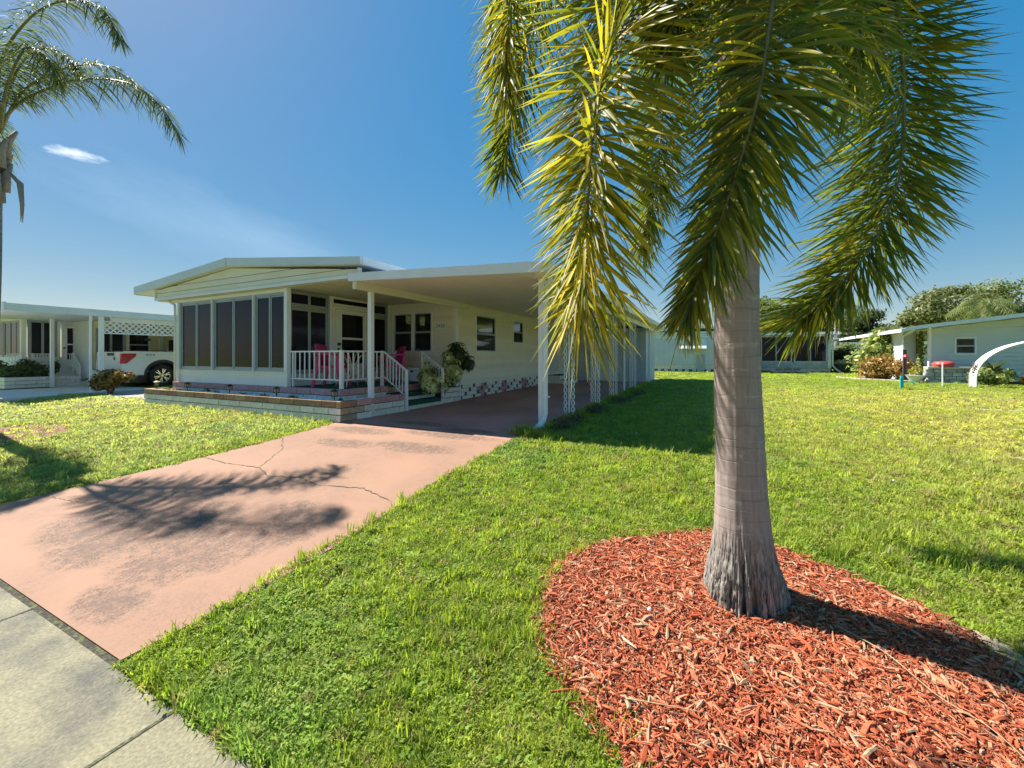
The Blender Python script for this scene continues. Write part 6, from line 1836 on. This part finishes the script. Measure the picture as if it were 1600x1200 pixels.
def grassmat(name, dryk):
    m = bpy.data.materials.new(name); m.use_nodes = True
    t = m.node_tree; N = t.nodes; L = t.links; p = N['Principled BSDF']; p.inputs['Roughness'].default_value = .5; p.inputs['Specular IOR Level'].default_value = .35
    tr = N.new('ShaderNodeBsdfTranslucent'); ms = N.new('ShaderNodeMixShader'); ms.inputs[0].default_value = .48
    L.new(p.outputs[0], ms.inputs[1]); L.new(tr.outputs[0], ms.inputs[2]); L.new(ms.outputs[0], N['Material Output'].inputs[0])
    geo = N.new('ShaderNodeNewGeometry'); oi = N.new('ShaderNodeObjectInfo')
    def nz(s, d=4, sc=(1, 1, 0)):
        mp = N.new('ShaderNodeMapping'); mp.inputs['Scale'].default_value = sc; L.new(geo.outputs['Position'], mp.inputs[0])
        n = N.new('ShaderNodeTexNoise'); n.inputs['Scale'].default_value = s; n.inputs['Detail'].default_value = d; L.new(mp.outputs[0], n.inputs[0]); return n.outputs['Fac']
    def mr(x, a, b, c=0., d=1.):
        q = N.new('ShaderNodeMapRange'); q.inputs[1].default_value = a; q.inputs[2].default_value = b; q.inputs[3].default_value = c; q.inputs[4].default_value = d
        L.new(x, q.inputs[0]); return q.outputs[0]
    def mth(op, a, b):
        q = N.new('ShaderNodeMath'); q.operation = op
        for i, s in enumerate((a, b)):
            if isinstance(s, (int, float)): q.inputs[i].default_value = s
            else: L.new(s, q.inputs[i])
        return q.outputs[0]
    def mix(f, a, b):
        q = N.new('ShaderNodeMix'); q.data_type = 'RGBA'; L.new(f, q.inputs[0])
        for i, s in ((6, a), (7, b)):
            if isinstance(s, tuple): q.inputs[i].default_value = (*s, 1)
            else: L.new(s, q.inputs[i])
        return q.outputs[2]
    sep = N.new('ShaderNodeSeparateXYZ'); L.new(geo.outputs['Position'], sep.inputs[0])
    # a drier part of the lawn round (5.5, 10) and on the left verge
    dx = mth('DIVIDE', mth('SUBTRACT', sep.outputs[0], 5.6), 5.2); dy = mth('DIVIDE', mth('SUBTRACT', sep.outputs[1], 9.5), 6.5)
    dd = mth('SQRT', mth('ADD', mth('MULTIPLY', dx, dx), mth('MULTIPLY', dy, dy)), 0)
    dryr = mr(dd, 1.35, .6)
    dryl = mr(sep.outputs[0], -6.2, -9.0, 0, .45)
    dry = mth('MAXIMUM', dryr, dryl)
    dry = mth('MULTIPLY', dry, mr(nz(.8, 5), .30, .55, .35, 1))
    blue = mr(nz(.55, 3), .55, .66)
    tint = mr(oi.outputs['Random'], 0, 1)
    a = mix(mr(nz(2.5), .35, .65), (0.22, 0.30, 0.045), (0.34, 0.39, 0.070))
    a = mix(mth('MULTIPLY', mr(sep.outputs[0], -5.8, -6.4), .5), a, (0.36, 0.40, 0.16))
    a = mix(mth('MULTIPLY', blue, .6), a, (0.17, 0.28, 0.08))
    a = mix(mth('MULTIPLY', dry, .75), a, (0.56, 0.53, 0.13))
    straw = mth('GREATER_THAN', mth('ADD', oi.outputs['Random'], mth('MULTIPLY', dry, .26)), .90)
    a = mix(mth('MULTIPLY', straw, .8), a, (0.33, 0.27, 0.12))
    h = N.new('ShaderNodeHueSaturation'); L.new(a, h.inputs['Color'])
    L.new(mr(mth('FRACT', mth('MULTIPLY', oi.outputs['Random'], 17.3), 0), 0, 1, .7, 1.3), h.inputs['Value'])
    L.new(h.outputs[0], p.inputs['Base Color'])
    h2 = N.new('ShaderNodeHueSaturation'); h2.inputs['Value'].default_value = 1.75; h2.inputs['Saturation'].default_value = 1.1; L.new(h.outputs[0], h2.inputs['Color'])
    L.new(h2.outputs[0], tr.inputs['Color'])
    return m
grass_m = grassmat('grass_blade', 0)
weed_m = leafmat('lawn_weed', (0.19, 0.29, 0.04), (0.36, 0.48, 0.05), .35, .35, rough=.65)
flower_m = mat('tiny_flower', (.75, .75, .72), .6, .05, 5)
def source(mb_, name, m, uvt=None):
    me = bpy.data.meshes.new(name); me.from_pydata([tuple(p) for p in mb_.v], [], mb_.f); me.materials.append(m)
    me.polygons.foreach_set('use_smooth', [True] * len(me.polygons))
    return bpy.data.objects.new(name, me)
def tuft(seed, n, rad, hgt, wid, spread):
    rr = random.Random(seed); b = MB()
    for k in range(n):
        a = rr.uniform(0, 2 * pi); r = rad * sqrt(rr.random()); x, y = r * cos(a), r * sin(a)
        az = rr.uniform(0, 2 * pi); ln = hgt * rr.uniform(.55, 1.15); out = spread * rr.uniform(.2, 1.1)
        d = Vector((cos(az), sin(az), 0)); s = Vector((-sin(az), cos(az), 0)); w_ = wid * rr.uniform(.7, 1.2)
        P = [Vector((x, y, -.012)), Vector((x, y, ln * .5)) + d * out * ln * .35, Vector((x, y, ln * (1 - .35 * out))) + d * out * ln]
        b.add([P[0] - s * w_ * .5, P[0] + s * w_ * .5, P[1] + s * w_ * .45, P[1] - s * w_ * .45, P[2]], [(0, 1, 2, 3), (3, 2, 4)])
    return b
G = [source(tuft(10 + i, 20, .036, .038, .0062, 1.15), 'grass_tuft', grass_m) for i in range(4)]
G2 = [source(tuft(30 + i, 16, .025, .085, .0048, .55), 'tall_grass_tuft', grass_m) for i in range(2)]
def weed(seed, flower=False):
    rr = random.Random(seed); b = MB()
    for k in range(9):
        a = rr.uniform(0, 2 * pi); r = rr.uniform(.01, .04); L_ = rr.uniform(.011, .021); tl = rr.uniform(.1, .6)
        c = Vector((r * cos(a), r * sin(a), rr.uniform(.015, .035))); d = Vector((cos(a), sin(a), tl)).normalized(); s = Vector((-sin(a), cos(a), 0))
        b.add([c, c + d * L_ * .5 + s * L_ * .35, c + d * L_, c + d * L_ * .5 - s * L_ * .35], [(0, 1, 2, 3)])
    return b
Wd = [source(weed(50 + i), 'weed', weed_m) for i in range(2)]
fb = MB(); fb.lathe(0, 0, [(.001, .035), (.005, .038), (.006, .045), (.001, .048)], 6); Fl = source(fb, 'lawn_flower', flower_m)
variants = G + G2 + Wd + [Fl]     # ids 0-3 short, 4-5 tall, 6-7 weed, 8 flower
R = np.random.RandomState(42)
ang = math.radians(26.5); fwd = np.array([-sin(ang), cos(ang)]); rgt = np.array([cos(ang), sin(ang)])
def gv(y):
    return .35 * np.clip((y - .93) / 4.07, 0, 1) + .12 * np.clip((y - 6) / 8, 0, 1)
def nz2(x, y, s, seed=0.):
    return np.array([noise.noise(Vector((a * s, b * s, seed))) for a, b in zip(x, y)])
def drive_lv(y): return -5.8 - .5 * np.clip((3.9 - y) / 3.0, 0, 1) ** 1.5
def allowed(x, y):
    ok = (y > .935)
    dl = drive_lv(y); drr = -2.5 - .04 * np.sin(y * 2.3) - .05 * np.clip(1.6 - y, 0, 1)
    ok &= ~((x > dl - .015) & (x < drr + .015) & (y < 5.15))
    ok &= ~((x > -5.8) & (x < -2.40) & (y >= 5.1) & (y < 20))
    ok &= ~((x > -12.45) & (x < -5.7) & (y > 4.93))
    ok &= ~((x > -17.5) & (x <= -12.3) & (y > 5.45 + .12 * np.sin(x * 3)))
    ok &= ~((x < -17.02) & (x > -26) & (y > 1))
    ok &= ~((x > -4.6) & (x < 2.2) & (y > 28.5)); ok &= ~((x > 2) & (x < 6.3) & (y > 31)); ok &= ~((x > 7.2) & (y > 20.9) & (x < 20) & (y < 40))
    ok &= ~inside([(4.95, 24.4), (5.25, 23.4), (5.5, 22.8), (5.95, 22.2), (6.45, 21.6), (6.95, 21.2), (7.4, 20.98), (13, 20.6), (13, 25), (7, 25.5)], x, y)
    small = [(BEDc[0] + (a - BEDc[0]) * .965, BEDc[1] + (b_ - BEDc[1]) * .965) for a, b_ in BED]
    ok &= ~inside(small, x, y)
    ok &= ~(inside(sandR, x, y) & (R.rand(len(x)) < .93)); ok &= ~(inside(sandL, x, y) & (R.rand(len(x)) < .75)); ok &= ~(inside(mulchL, x, y) & (R.rand(len(x)) < .8))
    for (cx_, cy_, a, c_) in BARE:
        q = ((x - cx_) / a) ** 2 + ((y - cy_) / c_) ** 2
        ok &= ~((R.rand(len(x)) < .8 * np.clip(1.5 - q, 0, 1)))
    return ok
PT, RT, SCL, VID = [], [], [], []
def ring(r0, r1, dens, sc, hs, tallp, weedp, flow):
    area = (r1 * r1 - r0 * r0) * pi * (150 / 360); n = int(area * dens)
    th = R.uniform(-75, 75, n) * pi / 180; r = np.sqrt(R.uniform(r0 * r0, r1 * r1, n))
    x = fwd[0] * r * np.cos(th) + rgt[0] * r * np.sin(th); y = fwd[1] * r * np.cos(th) + rgt[1] * r * np.sin(th)
    k = allowed(x, y); x, y = x[k], y[k]; n = len(x)
    u = R.rand(n); v = R.randint(0, 4, n)
    wn_ = nz2(x, y, .9, 3.)
    corner = np.exp(-(((x + 2.2) / .8) ** 2 + ((y - 1.4) / .8) ** 2))
    v = np.where(u < weedp * (1 + 2.2 * (wn_ > .12) + 2.5 * corner), 6 + R.randint(0, 2, n), v)
    tn = nz2(x, y, 1.3, 9.)
    u2 = R.rand(n)
    v = np.where(u2 < tallp * (1 + 3 * (tn > .25)), 4 + R.randint(0, 2, n), v)
    v = np.where(R.rand(n) < flow, 8, v)
    s = sc * R.uniform(.75, 1.25, n) * (1 + .25 * tn)
    z = gv(y) - .012
    PT.append(np.stack([x, y, z], 1)); RT.append(np.stack([R.normal(0, .12, n), R.normal(0, .12, n), R.uniform(0, 2 * pi, n)], 1))
    SCL.append(np.stack([s, s, s * hs], 1)); VID.append(v)
ring(.9, 2.4, 1700, 1.0, .9, .03, .06, .0006)
ring(2.4, 4.2, 1100, 1.1, .9, .025, .05, .0006)
ring(4.2, 7.5, 520, 1.45, .85, .02, .03, .0008)
ring(7.5, 13, 230, 2.1, .62, .01, .01, .0008)
ring(13, 22, 90, 3.4, .42, .0, .0, .0)
ring(22, 36, 36, 5.5, .28, .0, .0, .0)
# longer tufts left standing along the edges of the drive, pavement, bed, posts
def edge(pts, per_m, spread, s0, tall=.6, hs=1.1):
    for (x0, y0), (x1, y1) in zip(pts, pts[1:]):
        L_ = sqrt((x1 - x0) ** 2 + (y1 - y0) ** 2); n = int(L_ * per_m)
        t = R.rand(n); x = x0 + (x1 - x0) * t + R.normal(0, spread, n); y = y0 + (y1 - y0) * t + R.normal(0, spread, n)
        y = np.maximum(y, .925)
        s = s0 * R.uniform(.6, 1.35, n)
        PT.append(np.stack([x, y, gv(y) - .010], 1)); RT.append(np.stack([R.normal(0, .25, n), R.normal(0, .25, n), R.uniform(0, 2 * pi, n)], 1))
        SCL.append(np.stack([s, s, s * hs], 1)); VID.append(np.where(R.rand(n) < tall, 4 + R.randint(0, 2, n), R.randint(0, 4, n)))
edge([(-2.50, 1.0), (-2.52, 2), (-2.46, 3), (-2.5, 4), (-2.44, 4.9)], 70, .03, .75, .25)
edge([(-2.50, 1.3), (-2.52, 2), (-2.46, 3.4)], 9, .03, 1.05, 1.0, 1.3)
edge([(-2.3, .945), (1.5, .945)], 120, .012, .9, .3)
edge([(-6.33, 1.2), (-6.2, 2.6), (-5.85, 3.7), (-5.83, 4.9)], 50, .02, .8, .1)
edge([(-12.2, 4.93), (-5.9, 4.93)], 60, .03, 1.0, .3)
edge(BED + BED[:1], 70, .035, .85, .25)
edge([(-2.38, 5.3), (-2.36, 16)], 70, .06, 1.3, .55)
edge([(-2.55, 5.35), (-2.2, 5.25)], 160, .06, 1.5, .8, 1.3)
edge([(4.78, 16.1), (4.9, 16.1)], 300, .1, 2.0, .7)
edge([(2.2, 28.7), (2.2, 31.2), (6.3, 31.2)], 14, .1, 4, .2, .5)
PTa = np.concatenate(PT); print('grass instances', len(PTa))
scatter('lawn_grass', PTa, np.concatenate(RT), np.concatenate(SCL), variants, 'short bright green lawn grass with weeds and drier yellow patches', None, np.concatenate(VID))

# ---- mulch chips
mulch_m = bpy.data.materials.new('mulch_chip'); mulch_m.use_nodes = True
def mulch_nodes():
    t = mulch_m.node_tree; N = t.nodes; L = t.links; p = N['Principled BSDF']; p.inputs['Roughness'].default_value = .75; p.inputs['Specular IOR Level'].default_value = .3
    oi = N.new('ShaderNodeObjectInfo'); r = N.new('ShaderNodeValToRGB'); L.new(oi.outputs['Random'], r.inputs[0]); cr = r.color_ramp
    cr.elements[0].position = 0; cr.elements[0].color = (.16, .03, .015, 1)
    cr.elements[1].position = 1; cr.elements[1].color = (.44, .29, .17, 1)
    for pos, c in ((.15, (.34, .07, .03, 1)), (.40, (.45, .105, .04, 1)), (.65, (.50, .165, .075, 1)), (.84, (.52, .23, .125, 1)), (.93, (.42, .28, .17, 1))):
        e = cr.elements.new(pos); e.color = c
    tcn = N.new('ShaderNodeTexCoord'); mp = N.new('ShaderNodeMapping'); mp.inputs['Scale'].default_value = (40, 300, 200); L.new(tcn.outputs['Object'], mp.inputs[0])
    n = N.new('ShaderNodeTexNoise'); n.inputs['Scale'].default_value = 1; L.new(mp.outputs[0], n.inputs[0])
    q = N.new('ShaderNodeMapRange'); q.inputs[1].default_value = .3; q.inputs[2].default_value = .7; q.inputs[3].default_value = .7; q.inputs[4].default_value = 1.25; L.new(n.outputs['Fac'], q.inputs[0])
    h = N.new('ShaderNodeHueSaturation'); L.new(r.outputs[0], h.inputs['Color']); L.new(q.outputs[0], h.inputs['Value']); L.new(h.outputs[0], p.inputs['Base Color'])
mulch_nodes()
def chip(seed, L_, W_, H_):
    rr = random.Random(seed); b = MB(); n = 5; vs = []
    for i in range(n):
        t = i / (n - 1); w_ = W_ * (0.35 + .65 * sin(pi * min(1, max(0, t * 1.0 + .0)))) * rr.uniform(.75, 1.15); x = (t - .5) * L_; y0 = rr.uniform(-.15, .15) * W_; z0 = rr.uniform(-.2, .2) * H_ + H_ * .8 * sin(pi * t)
        vs += [(x, y0 - w_ / 2, z0 - H_ / 2), (x, y0 + w_ / 2, z0 - H_ / 2), (x, y0 + w_ * .35, z0 + H_ / 2), (x, y0 - w_ * .35, z0 + H_ / 2)]
    fs = [(3, 2, 1, 0), (n * 4 - 4, n * 4 - 3, n * 4 - 2, n * 4 - 1)]
    for i in range(n - 1):
        for j in range(4):
            fs.append((i * 4 + j, i * 4 + (j + 1) % 4, (i + 1) * 4 + (j + 1) % 4, (i + 1) * 4 + j))
    b.add(vs, fs)
    me = bpy.data.meshes.new('mulch_chip_shape'); me.from_pydata(vs, [], fs); me.materials.append(mulch_m)
    return bpy.data.objects.new('mulch_chip_shape', me)
chips = [chip(i, L_, W_, H_) for i, (L_, W_, H_) in enumerate(((.036, .0045, .003), (.050, .006, .003), (.028, .009, .004), (.042, .011, .004), (.026, .0028, .002), (.055, .003, .002), (.020, .010, .004)))]
n = 240000
x = R.uniform(-1.05, 1.6, n); y = R.uniform(1.1, 3.4, n)
k = inside(BED, x, y); k2 = inside([(BEDc[0] + (a - BEDc[0]) * 1.05, BEDc[1] + (b_ - BEDc[1]) * 1.07) for a, b_ in BED], x, y) & (R.rand(n) < .12)
k |= k2
k &= ((x - .12) ** 2 + (y - 2.515) ** 2) > .17 ** 2
x, y = x[k], y[k]; n = len(x)
f = np.clip(np.sqrt(((x - BEDc[0]) / 1.2) ** 2 + ((y - BEDc[1]) / 1.05) ** 2), 0, 1.02)
z = gv(y) + .055 * (1 - np.minimum(f, 1) ** 2.5) - .010 + R.rand(n) ** 1.5 * .030
sc = np.clip(R.lognormal(-.32, .50, n), .3, 2.3)
vid = R.choice(len(chips), n, p=[.24, .16, .14, .10, .20, .06, .10])
scatter('bark_mulch', np.stack([x, y, z], 1), np.stack([R.normal(0, .5, n), R.normal(0, .28, n), R.uniform(0, 2 * pi, n)], 1), np.stack([sc, sc, sc], 1), chips, 'loose red bark mulch covering the bed round the palm trunk', None, vid)
# twigs and bits
def twig(pts, r, name, label, m):
    P = catmull(pts, 6)
    return tag(MB().tube(P, [r * (1 - .6 * i / (len(P) - 1)) for i in range(len(P))], 6).build(name, m, smooth=True), label, name.replace('_', ' ') if len(name.split('_')) < 3 else 'twig')
vine_m = mat('tan_vine', (.38, .30, .17), .8, .2, 30)
twig([(.47, 2.42, .20), (.62, 2.28, .205), (.72, 2.08, .20), (.82, 1.97, .20), (.86, 1.80, .19), (.80, 1.66, .17)], .0024, 'vine', 'long thin tan vine curling over the shaded mulch right of the trunk', vine_m)
twig([(-.33, 1.66, .115), (-.2, 1.66, .14), (-.05, 1.68, .15)], .003, 'twig', 'straight pale twig at the lower left rim of the mulch', vine_m)
twig([(-.42, 1.98, .14), (-.33, 1.90, .16)], .008, 'stick', 'short pale stick at the left rim of the mulch', mat('pale_stick', (.55, .40, .28), .8, .2, 30))
tag(MB().bar((.66, 1.60, .20), (.72, 1.68, .212), .012, .006).build('plastic_tag', mat('blue_tag', (.30, .42, .55), .4)), 'small pale blue plastic tag lying on the lower right mulch', 'tag')
rr = random.Random(9)
for (x_, y_, lab) in ((-.18, 2.35, 'small white pebble on the mulch left of the trunk'), (-.32, 2.2, 'tiny white stone near the left middle of the mulch'), (.62, 2.33, 'small grey stone in the trunk shade on the mulch')):
    b = MB(); pebble(b, x_, y_, gv(np.array([y_]))[0] + .065, .014); tag(b.build('pebble', pebble_m, fix=False), lab, 'pebble', 'stray pebbles on the mulch')
